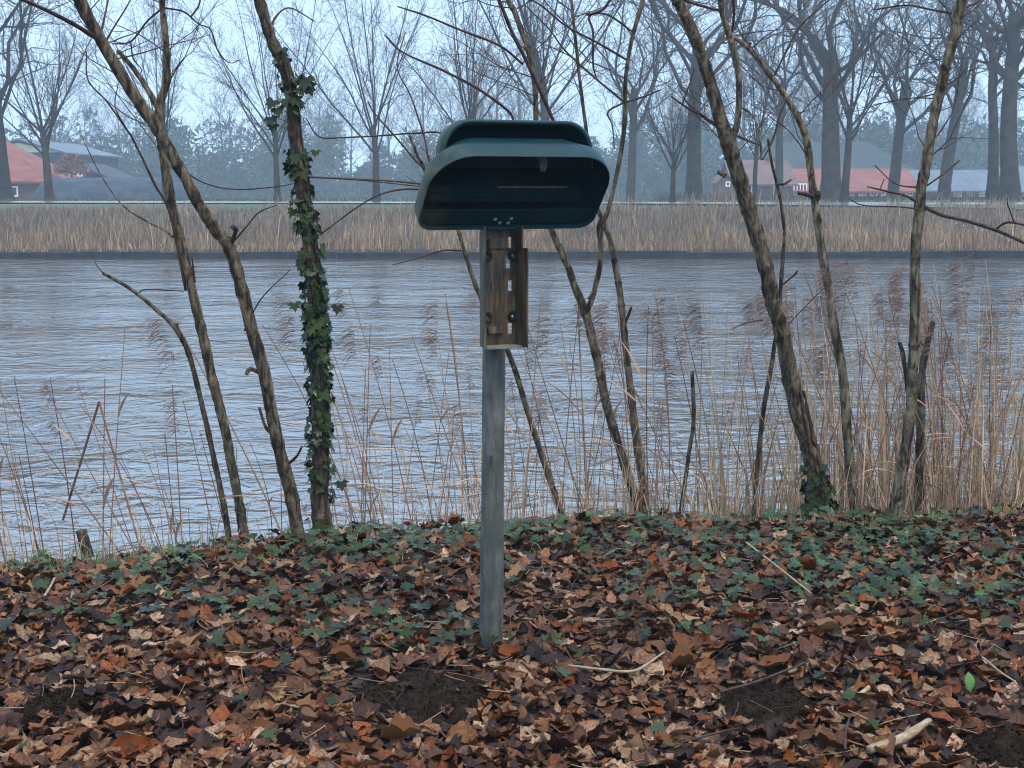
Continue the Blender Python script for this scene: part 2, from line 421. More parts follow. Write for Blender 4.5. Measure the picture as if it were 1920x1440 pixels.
YOUNG = dict(K=[6, 9, 7, 4, 3], tap=[0.6, 0.18, 0.3, 0.45, 0.6], gnarl=[0.03, 0.055, 0.10, 0.15, 0.2], up=[0.02, 0.025, 0.04, 0.03, 0.02],
             n=[11, 9, 6, 4], t0=[0.42, 0.15, 0.12, 0.12], ang=[(8, 44), (18, 36), (20, 42), (25, 50)], rr=[0.40, 0.5, 0.6, 0.7], lr=[1.45, 0.36, 0.46, 0.5], rmin=0.0055, cone=0.0)
OAK = dict(K=[7, 12, 9, 5, 4], tap=[0.62, 0.20, 0.25, 0.4, 0.6], gnarl=[0.03, 0.22, 0.30, 0.34, 0.34], up=[0.02, 0.05, 0.05, 0.03, 0.02],
           n=[10, 9, 8, 3], t0=[0.60, 0.14, 0.12, 0.1], ang=[(14, 66), (28, 62), (28, 62), (30, 60)], rr=[0.43, 0.52, 0.55, 0.6], lr=[1.25, 0.42, 0.42, 0.45], rmin=0.009, cone=0.0)

def make_tree(px, Yd, hgt, rad, prm, seed, label, lean=(0, 0), fork=None, group=None, cat='tree', up=None):
    prm = dict(prm)
    H = hgt; fk = fork or 0.3
    hgt = H * fk * (1.6 if prm['K'][1] == 9 else 1.3); prm['t0'] = [0.58] + prm['t0'][1:]; prm['lr'] = [(H - hgt * 0.7) * 1.0 / hgt] + prm['lr'][1:]
    x = (px - 960) / FPX * Yd; z = float(gz(x, Yd)) - 0.1
    t = Tree(seed)
    t.branch(Vector((0, 0, 0)), Vector((lean[0], lean[1], 1)), hgt, rad, 0, prm)
    # a slight flare of the foot
    p0, r0 = t.lv[0][0]; r0[0] *= 1.3
    root = empty('bare_tree', (x, Yd, z), label, cat, group)
    sd = [12, 7, 5, 3, 3]
    tr = link('trunk', t.arrays([0], sd).mesh('trunk'), M['far_bark']); tr.parent = root
    cr = link('crown', t.arrays([1, 2, 3, 4], sd).mesh('crown'), M['far_twig']); cr.parent = root
    return root

G1 = 'bare trees along the far road'
make_tree(17, 62, 15.5, 0.36, OAK, 11, 'tall thick-trunked bare tree beside the red farmhouse roof', fork=0.28, group=G1)
make_tree(101, 60, 8.2, 0.20, YOUNG, 12, 'small bare tree in front of the dark silage mound and barn', fork=0.24, group=G1)
make_tree(316, 60, 9.2, 0.15, YOUNG, 13, 'slim bare tree at the end of the silage mound', fork=0.22, group=G1)
make_tree(523, 57, 9.0, 0.14, YOUNG, 14, 'slim bare tree behind the ivy-clad trunk', fork=0.2, group=G1)
make_tree(708, 56, 9.2, 0.16, YOUNG, 15, 'vase-shaped bare tree standing alone before the blue wood', fork=0.21, group=G1)
make_tree(885, 57, 9.5, 0.17, YOUNG, 16, 'bare tree rising directly behind the green hood', fork=0.24, group=G1)
make_tree(1030, 66, 14.0, 0.28, YOUNG, 17, 'taller fan-crowned bare tree behind the right end of the hood', fork=0.26, group=G1)
make_tree(1258, 53, 5.6, 0.12, YOUNG, 18, 'short dense vase-shaped bare tree beside a thick oak trunk', fork=0.22, group=G1)
make_tree(1298, 68, 17.5, 0.40, OAK, 19, 'huge gnarled bare oak left of the brick farmhouse', fork=0.33, group=G1)
make_tree(1410, 52, 6.5, 0.10, YOUNG, 20, 'thin young bare tree in front of the farmhouse gable', fork=0.26, group=G1)
make_tree(1553, 70, 17.0, 0.52, OAK, 21, 'big spreading bare oak before the long red roof', lean=(-0.04, 0), fork=0.34, group=G1)
make_tree(1577, 54, 9.0, 0.17, YOUNG, 22, 'slender bare tree close against the spreading oak', lean=(0.03, 0), fork=0.26, group=G1)
make_tree(1665, 80, 15.0, 0.36, OAK, 23, 'bare oak in front of the right end of the red roof', fork=0.38, group=G1)
make_tree(1763, 76, 17.0, 0.36, OAK, 24, 'bare oak between the red roof and the grey barn', fork=0.36, group=G1)
make_tree(1853, 66, 14.0, 0.27, OAK, 27, 'slimmer bare oak crowding the massive trunk by the grey barn', fork=0.42, group=G1)
make_tree(1886, 60, 15.5, 0.40, OAK, 25, 'massive bare oak before the grey barn', fork=0.40, group=G1)
make_tree(1180, 84, 16.0, 0.30, OAK, 26, 'bare oak standing back in the field behind the hood', fork=0.36, group=G1)
make_tree(1455, 88, 16.0, 0.30, OAK, 28, 'bare oak beside the farmhouse chimney', fork=0.40, group=G1)
make_tree(1990, 66, 15.0, 0.36, OAK, 29, 'bare oak reaching over the grey barn end', fork=0.38, group=G1)

# the far wood: one mass of bare trees and dark evergreens
def wood_variant(seed, kind):
    t = Tree(seed)
    if kind == 0:
        prm = dict(OAK); prm['K'] = [6, 6, 5, 3]; prm['n'] = [13, 7, 5]; prm['t0'] = [0.35, 0.15, 0.1]; prm['rmin'] = 0.028; prm['gnarl'] = [0.03, 0.14, 0.2, 0.25]; prm['lr'] = [0.6, 0.42, 0.42]; prm['tap'] = [0.4, 0.25, 0.3, 0.5]
    else:
        prm = dict(YOUNG); prm['K'] = [6, 5, 4, 3]; prm['n'] = [14, 7, 4]; prm['t0'] = [0.3, 0.15, 0.1]; prm['rmin'] = 0.028; prm['lr'] = [0.6, 0.42, 0.46]; prm['tap'] = [0.3, 0.25, 0.35, 0.5]; prm['ang'] = [(25, 46), (22, 42), (22, 46)]
    t.branch(Vector((0, 0, 0)), Vector((0, 0, 1)), 14, 0.22, 0, prm)
    return t.arrays([0, 1, 2, 3], [5, 3, 3, 3])
vars_ = []
for s in range(5):
    a = wood_variant(200 + s, s % 2); vars_.append((np.concatenate(a.v), np.concatenate(a.q)))
acc = Acc(); fol = Acc()
for i in range(60):
    V, Q = vars_[i % 5]; Yd = nrg.uniform(150, 235); x = nrg.uniform(-0.42, 0.42) * Yd
    px = 960 + x / Yd * FPX
    if px > 1000: Yd += 20
    sc = nrg.uniform(0.72, 1.08) * (0.95 if px < 800 else 1.05); g = nrg.uniform(0, 6.28); c, s = math.cos(g) * sc, math.sin(g) * sc
    W = V @ np.array([[c, s, 0], [-s, c, 0], [0, 0, sc]]) + np.array([x, Yd, float(gz(x, Yd)) - 0.2]); acc.add(W, Q)
tag(link('far_wood', acc.mesh('far_wood'), M['wood_mass']), 'hazy blue-grey wood of bare trees closing the horizon', 'wood', kind='stuff')
# evergreen crowns and undergrowth inside the wood: clouds of small sprays
n_cl = 640
for i in range(n_cl):
    Yd = nrg.uniform(165, 250); x = nrg.uniform(-0.43, 0.43) * Yd; px = 960 + x / Yd * FPX
    hh = nrg.uniform(7, 11.5) if nrg.random() < (0.6 if px > 1150 else 0.45) else nrg.uniform(3, 7); w = hh * nrg.uniform(0.18, 0.32) + 1.0
    k = 270
    u = nrg.random(k) ** 1.25; rr = w * np.sqrt(nrg.random(k)) * (1.05 - u * 0.75); g = nrg.uniform(0, 6.28, k)
    c = np.stack([x + rr * np.cos(g), Yd + rr * np.sin(g), float(gz(x, Yd)) + u * hh], 1)
    e1 = nrg.normal(0, 0.38, (k, 3)); e2 = nrg.normal(0, 0.38, (k, 3))
    V = np.stack([c, c + e1, c + e2], 1).reshape(-1, 3); fol.add(V, np.arange(3 * k).reshape(-1, 3))
tag(link('evergreen_undergrowth', fol.mesh('evergreen_undergrowth', False), M['needles']), 'dark evergreen undergrowth between the trees of the far wood', 'undergrowth', kind='stuff')

# ------------------------------------------------------------------ farm buildings
M['brick'] = simple('far_brick', (0.085, 0.036, 0.030), (0.13, 0.056, 0.044), 1.2, 0.9)
M['tile'] = simple('red_tile', (0.13, 0.042, 0.030), (0.20, 0.066, 0.045), 0.9, 0.75, stretch=(1, 1, 3))
M['tile_grey'] = simple('weathered_tile', (0.085, 0.052, 0.045), (0.13, 0.078, 0.065), 0.9, 0.8, stretch=(1, 1, 3))
M['slate'] = simple('grey_sheet_roof', (0.06, 0.075, 0.092), (0.10, 0.12, 0.14), 0.7, 0.6, stretch=(3, 1, 1))
M['darkroof'] = simple('dark_roof', (0.012, 0.017, 0.015), (0.024, 0.030, 0.025), 0.4, 0.8)
M['paint_white'] = simple('white_paint', (0.72, 0.72, 0.70), (0.82, 0.82, 0.80), 3, 0.5)
M['yellow'] = simple('yellow_cladding', (0.55, 0.48, 0.28), (0.64, 0.57, 0.36), 0.8, 0.7)
M['darkboard'] = simple('dark_boarding', (0.022, 0.024, 0.032), (0.045, 0.045, 0.055), 1.5, 0.8, stretch=(4, 4, 1))
M['ochre'] = simple('ochre_door', (0.42, 0.27, 0.10), (0.50, 0.33, 0.14), 2, 0.6)
m, nt, b = nodes('pane_glass'); b.inputs['Base Color'].default_value = (0.015, 0.02, 0.025, 1); b.inputs['Roughness'].default_value = 0.08; M['pane'] = m

def house(px, Yd, w, d, zb, eave, ridge, wall_m, roof_m, label, hip=0.0, axis_x=True, rot=0.0, wins=(), oh=0.35, name='farm_building', gable_m=None):
    """front wall centre at pixel column px, distance Yd; zb/eave/ridge are world heights"""
    x = (px - 960) / FPX * Yd
    root = empty(name, (x, Yd, zb), label, 'building'); root.rotation_euler = (0, 0, rot)
    H, Rg = eave - zb, ridge - zb
    mb = MB()
    if axis_x: mb.add([(-w/2,0,0),(w/2,0,0),(w/2,d,0),(-w/2,d,0),(-w/2,0,H),(w/2,0,H),(w/2,d,H),(-w/2,d,H),(-w/2+hip*0.9,d/2,Rg-0.18),(w/2-hip*0.9,d/2,Rg-0.18)],
                      [(0,1,5,4),(2,3,7,6),(0,4,8,7,3),(1,2,6,9,5)] if hip < 0.01 else [(0,1,5,4),(2,3,7,6),(3,0,4,7),(1,2,6,5)])
    else: mb.add([(-w/2,0,0),(w/2,0,0),(w/2,d,0),(-w/2,d,0),(-w/2,0,H),(w/2,0,H),(w/2,d,H),(-w/2,d,H),(0,0,Rg-0.18),(0,d,Rg-0.18)],
                 [(0,1,5,8,4),(2,3,7,9,6),(3,0,4,7),(1,2,6,5)])
    o = mb.build('wall', wall_m); o.parent = root
    th = 0.14
    if axis_x:
        e = H - oh * (Rg - H) / (d / 2)
        A = [(-w/2-oh,-oh,e),(w/2+oh,-oh,e),(w/2+oh-hip,d/2,Rg),(-w/2-oh+hip,d/2,Rg)]
        B = [(w/2+oh,d+oh,e),(-w/2-oh,d+oh,e),(-w/2-oh+hip,d/2,Rg),(w/2+oh-hip,d/2,Rg)]
        faces = [A, B] + ([[B[1], A[0], A[3]], [A[1], B[0], A[2]]] if hip > 0.01 else [])
    else:
        e = H - oh * (Rg - H) / (w / 2)
        faces = [[(-w/2-oh,d+oh,e),(-w/2-oh,-oh,e),(0,-oh,Rg),(0,d+oh,Rg)], [(w/2+oh,-oh,e),(w/2+oh,d+oh,e),(0,d+oh,Rg),(0,-oh,Rg)]]
    for f in faces:
        n = len(f); up = [(p[0], p[1], p[2] + th) for p in f]
        rb = MB().add(list(f) + up, [tuple(range(n))[::-1], tuple(range(n, 2*n))] + [(i, (i+1) % n, n + (i+1) % n, n + i) for i in range(n)])
        o = rb.build('roof', roof_m); o.parent = root
    if gable_m is not None and not axis_x:
        o = MB().add([(-w/2+.05,-0.05,H+0.06),(w/2-.05,-0.05,H+0.06),(0,-0.05,Rg-0.2)], [(0,1,2)]).build('gable', gable_m); o.parent = root
    for wx, z0, ww, wh, nc, fm in wins:
        f = MB()
        t = 0.09
        f.box((wx-ww/2,-0.07,z0),(wx+ww/2,-0.01,z0+t)); f.box((wx-ww/2,-0.07,z0+wh-t),(wx+ww/2,-0.01,z0+wh))
        for k in range(nc + 1):
            cx = wx - ww/2 + t/2 + k * (ww - t) / nc
            f.box((cx-t/2,-0.068,z0+t),(cx+t/2,-0.012,z0+wh-t))
        fr = f.build('window', fm); fr.parent = root
        p = MB().box((wx-ww/2+.02,-0.03,z0+.02),(wx+ww/2-.02,-0.005,z0+wh-.02)).build('pane', M['pane']); p.parent = fr
    return root

WP = M['paint_white']
def zpx(y, Yd): return P(960, y, Yd).z
# left: red hipped roof, barn with the yellow gable, low brick house
Y1 = 95; house(-42, Y1, 9.6, 9, -0.5, zpx(338, Y1), zpx(262, Y1), M['brick'], M['tile'], 'brick farmhouse under a red hipped tile roof beside the thick bare tree', hip=4.4, name='farmhouse', wins=[(2.6, 1.15, 1.0, 0.7, 2, WP)])
Y2 = 118; house(48, Y2, 7.6, 16, -0.5, zpx(287, Y2), zpx(263, Y2), M['darkboard'], M['slate'], 'dark boarded barn with a pale yellow gable and grey sheet roof', axis_x=False, name='barn', gable_m=M['yellow'], oh=0.4)
Y3 = 106; house(152, Y3, 4.6, 7, -0.5, zpx(333, Y3), zpx(308, Y3), M['brick'], M['darkboard'], 'low brick outhouse with a white-framed window behind the silage mound', axis_x=False, name='outhouse', wins=[(0.0, zpx(331, Y3) + 0.5, 1.0, 0.32, 3, WP)])
# right: farmhouse, long red wing, grey barns, big dark barn behind
Y4 = 112; z4 = zpx(395, Y4)
r = house(1428, Y4, 4.6, 8, z4, zpx(345, Y4), zpx(301, Y4), M['brick'], M['tile_grey'], 'brick farmhouse with weathered tile roof and chimney left of the red wing', name='farmhouse', hip=0.0,
      wins=[(-1.0, zpx(366, Y4) - z4, 0.75, 0.85, 2, WP), (1.1, zpx(366, Y4) - z4, 0.7, 0.8, 2, WP)])
ch = MB().box((0.85, 3.6, zpx(312, Y4) - z4), (1.6, 4.4, zpx(296, Y4) - z4)); ch.box((0.78, 3.53, zpx(296, Y4) - z4), (1.67, 4.47, zpx(296, Y4) - z4 + 0.12))
o = ch.build('chimney', M['tile']); o.parent = r
r = house(1357, 109, 1.2, 3, zpx(395, 109), zpx(342, 109), zpx(326, 109), M['brick'], M['tile_grey'], 'narrow brick porch with a small white window left of the farmhouse', axis_x=False, name='porch', oh=0.15, wins=[(0.15, zpx(350, 109) - zpx(395, 109), 0.35, 0.4, 1, WP)])
Y5 = 114; z5 = zpx(396, Y5)
wl = [((px - 1593) / FPX * Y5, zpx(367.5, Y5) - z5, 0.62, 0.36, 2, WP) for px in (1567, 1589, 1611, 1632, 1653, 1677, 1698)]
wl += [((1495 - 1593) / FPX * Y5, zpx(366, Y5) - z5, 1.1, 0.95, 4, WP)]
house(1593, Y5, 245 / FPX * Y5, 9, z5, zpx(359, Y5), zpx(318, Y5), M['brick'], M['tile'], 'long low brick wing with red tile roof and a row of white windows', name='farm_wing', wins=wl, oh=0.3)
Y6 = 124; z6 = zpx(393, Y6)
wl = [((px - 1800) / FPX * Y6, zpx(369, Y6) - z6, 0.7, 0.38, 3, fm) for px, fm in ((1788, WP), (1812, M['ochre']), (1834, WP))]
house(1800, Y6, 150 / FPX * Y6, 10, z6, zpx(358, Y6), zpx(320, Y6), M['brick'], M['slate'], 'brick barn with blue-grey sheet roof and an ochre hatch between windows', name='barn', wins=wl, oh=0.3)
house(1965, Y6 + 3, 150 / FPX * Y6, 10, z6, zpx(360, Y6), zpx(312, Y6), M['brick'], M['slate'], 'second grey-roofed barn behind the massive oak', name='barn', oh=0.3, wins=[((1905 - 1965) / FPX * Y6, zpx(369, Y6) - z6, 0.7, 0.38, 3, WP)])
Y7 = 150; z7 = zpx(390, Y7)
house(1575, Y7, 270 / FPX * Y7, 22, z7, zpx(325, Y7), zpx(262, Y7), M['darkboard'], M['darkroof'], 'big barn with a dark moss-green roof rising behind the red wing', name='barn', hip=3.0)
# skylights on roofs (flush boxes)
# silage mound under grey-blue tarpaulin
m, nt, b = nodes('tarpaulin'); n1 = noise(nt, coords(nt, 'Object', (1, 1, 1)), 1.2, 5)
nt.links.new(ramp(nt, n1, [(0.35, (0.016, 0.022, 0.034)), (0.65, (0.036, 0.046, 0.064))]), b.inputs['Base Color']); b.inputs['Roughness'].default_value = 0.75; b.inputs['Specular IOR Level'].default_value = 0.15; bump(nt, b, n1, 0.25)
Ys = 88; xa, xb = (68 - 960) / FPX * Ys, (395 - 960) / FPX * Ys
ztop = zpx(333, Ys); us = np.linspace(0, 1, 60); vs = np.linspace(0, 1, 22); sv = []
zb = float(gz(0, Ys)) - 0.1
for u in us:
    for v_ in vs:
        prof = min(1, math.sin(math.pi * min(max(u, 0), 1)) * 3.2) ** 0.6 * math.sin(math.pi * v_) ** 0.55
        sv.append((xa + (xb - xa) * u, Ys + (v_ - 0.5) * 6, zb + (ztop - zb) * prof * (1 + 0.012 * math.sin(u * 37 + v_ * 9))))
i = (np.arange(59)[:, None] * 22 + np.arange(21)[None, :]).ravel()
tag(link('silage_mound', new_mesh('silage_mound', sv, np.stack([i, i + 22, i + 23, i + 1], 1)), m), 'long low silage mound under a grey-blue tarpaulin', 'silage mound')

# hedges: dense bare twigs
def hedge(x0, x1, Yd, hgt, dep, n, label, palette, seedv):
    px = nrg.uniform(x0, x1, n); py = Yd + nrg.uniform(-dep, dep, n)
    hh = hgt * nrg.uniform(0.5, 1.05, n)
    V, Q, T, C = blades(px, py, gz(px, py) - 0.03, hh, nrg.uniform(0.015, 0.04, n), nrg.uniform(0.1, 0.6, n), pal(n, palette, 0.25))
    # one hedge is one thing: its twigs are one mass
    return tag(link('hedge', new_mesh('hedge', V, [Q, T], C), M['far_reed']), label, 'hedge')
hedge(8, 40, 78, 1.25, 0.5, 9000, 'clipped purple-brown bare hedge before the brick farm', [(0.085, 0.048, 0.045), (0.11, 0.065, 0.055), (0.06, 0.04, 0.035)], 1)
hedge(-40, -5, 80, 1.0, 0.5, 8000, 'low purple-brown bare hedge before the silage mound', [(0.075, 0.045, 0.045), (0.10, 0.06, 0.055), (0.055, 0.04, 0.035)], 2)
# copper-leaved bush by the outhouse
k = 1500; g = nrg.uniform(0, 6.28, k); el = nrg.uniform(-0.2, 1.5, k); rr = 1.15 * nrg.random(k) ** 0.4
c0 = P(133, 318, 98); cpt = np.stack([c0.x + rr * np.cos(g) * np.cos(el) * 1.1, 98 + rr * np.sin(g) * np.cos(el), c0.z - 0.1 + rr * np.sin(el)], 1)
e1 = nrg.normal(0, 0.12, (k, 3)); e2 = nrg.normal(0, 0.12, (k, 3))
bme = new_mesh('foliage', np.stack([cpt, cpt + e1, cpt + e2], 1).reshape(-1, 3), np.arange(3 * k).reshape(-1, 3), np.repeat(pal(k, [(0.16, 0.07, 0.05), (0.22, 0.10, 0.065)], .3), 3, axis=0))
bz = float(gz(c0.x, 98)); root = empty('copper_bush', (c0.x, 98, bz), 'russet-leaved bush between the barn and the outhouse', 'bush')
o = link('foliage', bme, M['far_reed'], root); tag(o, kind='stuff')
o = MB().cyl((c0.x, 98, bz - 0.1), (c0.x + 0.05, 98, c0.z), 0.12, 0.05, 8).build('stem', M['far_bark'], root)
# ------------------------------------------------------------------ near saplings on the bank
def G(x, y):
    """ground point under a photo pixel on the near bank"""
    Yg = ground_Y(y); d = ray(x, y); return Vector((d.x * Yg, Yg, float(gz(d.x * Yg, Yg))))

def stem_mesh(pts, wid, sides=14, knots=True, seed=0, step=0.014, kd=0.45):
    """pts (N,3) world, wid diameters (N) -> mesh arrays with nodes and uneven bark"""
    r_ = np.random.default_rng(seed)
    p = np.asarray(pts, float); L = np.linalg.norm(np.diff(p, axis=0), axis=1).sum()
    n = max(18, int(L / step)); q = smooth_path(np.column_stack([p, wid]), n)
    rad = np.maximum(q[:, 3], 0.001) / 2; s = np.linspace(0, L, n)
    dark = np.ones(n)
    q[:, 0] += np.interp(s, np.arange(0, L + .3, .11), r_.normal(0, 0.05, len(np.arange(0, L + .3, .11)))) * rad * 2
    if knots:
        pos = 0.05
        while pos < L:
            k = np.exp(-((s - pos) / 0.009) ** 2); rad = rad * (1 + 0.10 * k * r_.uniform(0.4, 1.5)); dark = dark * (1 - kd * k)
            pos += r_.uniform(0.07, 0.18)
    rad = rad * (1 + 0.05 * np.interp(s, np.arange(0, L + .2, .03), r_.normal(0, 1, len(np.arange(0, L + .2, .03)))))
    V, Q, _ = tubes(q[None, :, :3], rad[None], sides)
    V = V.reshape(n, sides, 3)
    # bark ridges: each side column keeps its own relief, wandering along the stem
    rel = np.cumsum(r_.normal(0, 0.30, (n, sides)), axis=0); rel -= np.array([np.convolve(rel[:, j], np.ones(15) / 15, 'same') for j in range(sides)]).T
    rel = np.clip(rel, -1, 1) * 0.07
    V = q[:, None, :3] + (V - q[:, None, :3]) * (1 + rel[:, :, None])
    C = np.repeat((dark)[:, None], sides, 1)[:, :, None] * np.ones(3)
    V = V.reshape(-1, 3); C = C.reshape(-1, 3)
    # end caps
    V = np.vstack([V, q[0, :3], q[-1, :3]]); C = np.vstack([C, C[0], C[-1] * 1.3])
    j = np.arange(sides); c0 = np.stack([(j + 1) % sides, j, np.full(sides, n * sides)], 1); o = (n - 1) * sides
    c1 = np.stack([o + j, o + (j + 1) % sides, np.full(sides, n * sides + 1)], 1)
    return V, Q, np.vstack([c0, c1]), C

class Sapling:
    def __init__(s, label, path, Yb, dY=0.0, mat='bark', seed=0, name='sapling', sink=0.25, step=0.012, sides=14):
        """path [(px, py, width px)] foot first"""
        if path[-1][1] < 0:                     # the stem goes on above the picture
            (x0, y0, w0), (x1, y1, w1) = path[-2], path[-1]; k = (x1 - x0) / (y1 - y0)
            path = list(path) + [(x1 - 240 * k * 0.7, y1 - 240, w1 * 0.75), (x1 - 520 * k * 0.55, y1 - 520, w1 * 0.35)]
        s.path = path; s.Yb = Yb; s.dY = dY; s.mat = mat; s.seed = seed; s.r = random.Random(seed)
        y0, y1 = path[0][1], path[-1][1]
        s.Yf = lambda y: Yb + dY * min(max((y0 - y) / 1000.0, 0), 1.2)
        pts = [P(x, y, s.Yf(y)) for x, y, w in path]; s.wf = 0.62 if name == 'ivy_clad_tree' else 0.76; wid = [s.wf * w / FPX * s.Yf(y) for x, y, w in path]
        g = gz(pts[0].x, pts[0].y)
        t = (pts[0] - pts[1]).normalized()
        k = max(0.04, (pts[0].z - float(g)) / max(-t.z, 0.3) + 0.05)
        pts = [pts[0] + t * k] + pts; wid = [wid[0] * 1.15] + wid
        s.pts = pts; s.wid = wid
        s.root = empty(name, (pts[1].x, pts[1].y, float(g)), label, name.replace('_', ' ') if name != 'sapling' else 'sapling')
        V, Q, T, C = stem_mesh(pts, wid, sides, True, seed, step)
        link('trunk', new_mesh('trunk', V, [Q, T], C), M[mat], s.root)
    def at(s, x, y):
        """depth of the stem under the nearest pixel of its path"""
        return s.Yf(y)
    def limb(s, path, dY=0.0, mat=None, name='branch', Y0=None, kd=0.45):
        Y0 = s.Yf(path[0][1]) if Y0 is None else Y0; n = len(path)
        Ys = [Y0 + dY * i / (n - 1) for i in range(n)]
        pts = [P(x, y, Y) for (x, y, w), Y in zip(path, Ys)]; wid = [(0.76 if w > 9 else 0.9) * w / FPX * Y for (x, y, w), Y in zip(path, Ys)]
        thin = max(w for _, _, w in path) < 9
        V, Q, T, C = stem_mesh(pts, wid, 7 if thin else 12, True, s.seed + len(path) + int(path[-1][0]), 0.02 if thin else 0.013, kd)
        link(name, new_mesh(name, V, [Q, T], C * (1.0)), M[mat or s.mat], s.root)
        return pts
    def twigs(s, n, y_lo, y_hi, lmin=0.15, lmax=0.5, up=0.03, sub=3, r0=0.0024, side=None):
        """random side twigs on the trunk between two picture heights"""
        a = Acc(); tw = []
        for _ in range(n):
            y = s.r.uniform(y_hi, y_lo)
            xs = [p[1] for p in s.path][::-1]; x = float(np.interp(y, xs, [p[0] for p in s.path][::-1]))
            p = P(x, y, s.Yf(y)); sd = side if side else s.r.choice((-1, 1))
            d = Vector((sd * s.r.uniform(0.4, 1), s.r.uniform(-0.6, 0.6), s.r.uniform(0.1, 0.9)))
            tw.append((p, d, s.r.uniform(lmin, lmax), r0 * s.r.uniform(0.7, 1.3), sub))
        P3, R3 = [], []
        while tw:
            p, d, L, r, sb = tw.pop(); d = d.normalized(); K = 7; pt = [tuple(p)]; rd = [r]
            for k in range(1, K):
                d = (d + Vector((s.r.gauss(0, .14), s.r.gauss(0, .14), s.r.gauss(0, .12) + up))).normalized()
                p = p + d * (L / (K - 1)); pt.append(tuple(p)); rd.append(r * (1 - 0.6 * k / (K - 1)))
                if sb and s.r.random() < 0.42:
                    o = Matrix.Rotation(s.r.uniform(0, 6.28), 3, d) @ d.orthogonal().normalized()
                    tw.append((p.copy(), d * 0.75 + o * 0.65, L * s.r.uniform(0.35, 0.6), rd[-1] * 0.72, sb - 1))
            P3.append(pt); R3.append(rd)
        V, Q, _ = tubes(np.array(P3), np.array(R3), 5); a.add(V, Q)
        o = link('twigs', a.mesh('twigs'), M['twig'], s.root); o['kind'] = 'stuff'

S1 = Sapling('leaning elder stem with a knobbly bend, left of the ivy-clad trunk', [(566, 1037, 37), (546, 930, 34), (520, 830, 32), (492, 690, 31), (456, 560, 31), (430, 465, 31), (396, 420, 28), (345, 330, 29), (300, 250, 28), (240, 160, 28), (182, 62, 28), (140, -30, 29)], 5.02, -0.25, 'bark', 31)
S1.limb([(181, 72, 9), (140, 46, 9), (85, 18, 8), (20, -10, 7)], -0.25, 'twig')
S1.limb([(430, 462, 12), (442, 432, 11), (436, 425, 12)], -0.03, 'bark_dark')
S1.limb([(436, 455, 4), (462, 425, 3.5), (486, 398, 3), (520, 384, 2)], -0.1, 'twig')
S1.limb([(490, 700, 11), (470, 692, 9), (462, 702, 7)], -0.03)
S1.limb([(540, 870, 7), (556, 856, 5), (566, 838, 5)], -0.05, 'twig')
S1.limb([(512, 815, 8), (498, 800, 7), (486, 764, 6)], -0.04)
S1.limb([(458, 620, 3.5), (490, 560, 3), (545, 505, 2)], -0.05, 'twig')
S1.limb([(195, 85, 5), (213, 52, 4), (242, 5, 3), (250, -20, 3)], 0.1, 'twig')
S1.limb([(190, 60, 5), (200, 15, 4), (205, -20, 4)], 0.1, 'twig')
S1.twigs(11, 250, 0, 0.15, 0.4)
S2 = Sapling('forked slender stem crossing behind the leaning elder stem', [(455, 990, 25), (441, 900, 24), (415, 780, 24), (386, 650, 24), (352, 510, 24), (326, 400, 23), (308, 300, 22), (299, 212, 21), (312, 150, 18), (311, 80, 16), (302, -20, 13)], 5.28, 0.1, 'bark', 32)
S2.limb([(300, 215, 15), (284, 180, 14), (255, 135, 12), (228, 102, 11), (221, 96, 10)], 0.05)
S2.limb([(348, 545, 6), (318, 400, 5), (290, 345, 5), (250, 262, 4.5), (235, 240, 4), (200, 190, 3.5), (165, 150, 3), (162, 95, 2.5)], -0.12, 'twig')
S2.limb([(238, 243, 3), (216, 200, 2.5), (222, 155, 2)], -0.06, 'twig', Y0=5.2)
S2.limb([(301, 18, 5), (276, 40, 4), (245, 78, 4), (210, 82, 3)], 0.1, 'twig')
S2.limb([(245, 80, 3.5), (250, 110, 3), (265, 130, 2), (262, 140, 1.5)], 0.05, 'twig', Y0=5.35)
S2.limb([(310, 15, 4), (345, 22, 4), (372, 45, 3), (395, 55, 3), (408, 95, 3), (430, 118, 2.5), (450, 112, 2)], 0.1, 'twig')
S2.limb([(357, 32, 4), (372, 12, 4), (378, -15, 3.5)], 0.05, 'twig', Y0=5.35)
S2.limb([(366, 530, 4), (362, 500, 3.5), (360, 482, 3)], 0, 'twig')
S2.limb([(334, 312, 3), (380, 342, 3), (440, 355, 3), (520, 350, 2.5), (560, 342, 2)], 0.1, 'twig')
S2.limb([(325, 445, 6), (305, 430, 4), (270, 412, 3.5), (230, 385, 3), (190, 330, 2.5), (160, 270, 2), (148, 245, 1.5)], 0.1, 'bark_pale')
S2.twigs(10, 300, 0, 0.15, 0.4)
S3 = Sapling('thick leaning trunk wrapped in dark ivy', [(604, 992, 66), (601, 935, 56), (599, 850, 50), (597, 700, 48), (592, 560, 46), (580, 450, 43), (568, 370, 38), (557, 290, 36), (548, 210, 34), (540, 150, 35), (525, 108, 37), (505, 60, 34), (478, -30, 32)], 5.30, -0.1, 'bark_dark', 33, name='ivy_clad_tree', sides=18)
S3.limb([(575, 332, 4), (640, 335, 3.5), (700, 340, 3), (790, 350, 2.5)], 0.1, 'twig')
S3.limb([(505, 55, 5), (520, 28, 4), (545, 15, 3), (590, 40, 2.5)], 0.1, 'twig')
S3.limb([(555, 160, 8), (562, 150, 7), (568, 138, 7)], -0.04)
S4 = Sapling('thin stem bent over at its middle, at the water beyond the elder', [(426, 985, 15), (405, 880, 14), (381, 770, 13), (356, 670, 13), (330, 617, 13), (292, 580, 10), (245, 542, 9), (193, 512, 8)], 5.30, 0.1, 'bark_dark', 34, step=0.01)
S4.limb([(257, 552, 3.5), (275, 543, 3), (345, 546, 2)], 0.05, 'twig')
S4.limb([(332, 620, 8), (331, 606, 7)], 0)
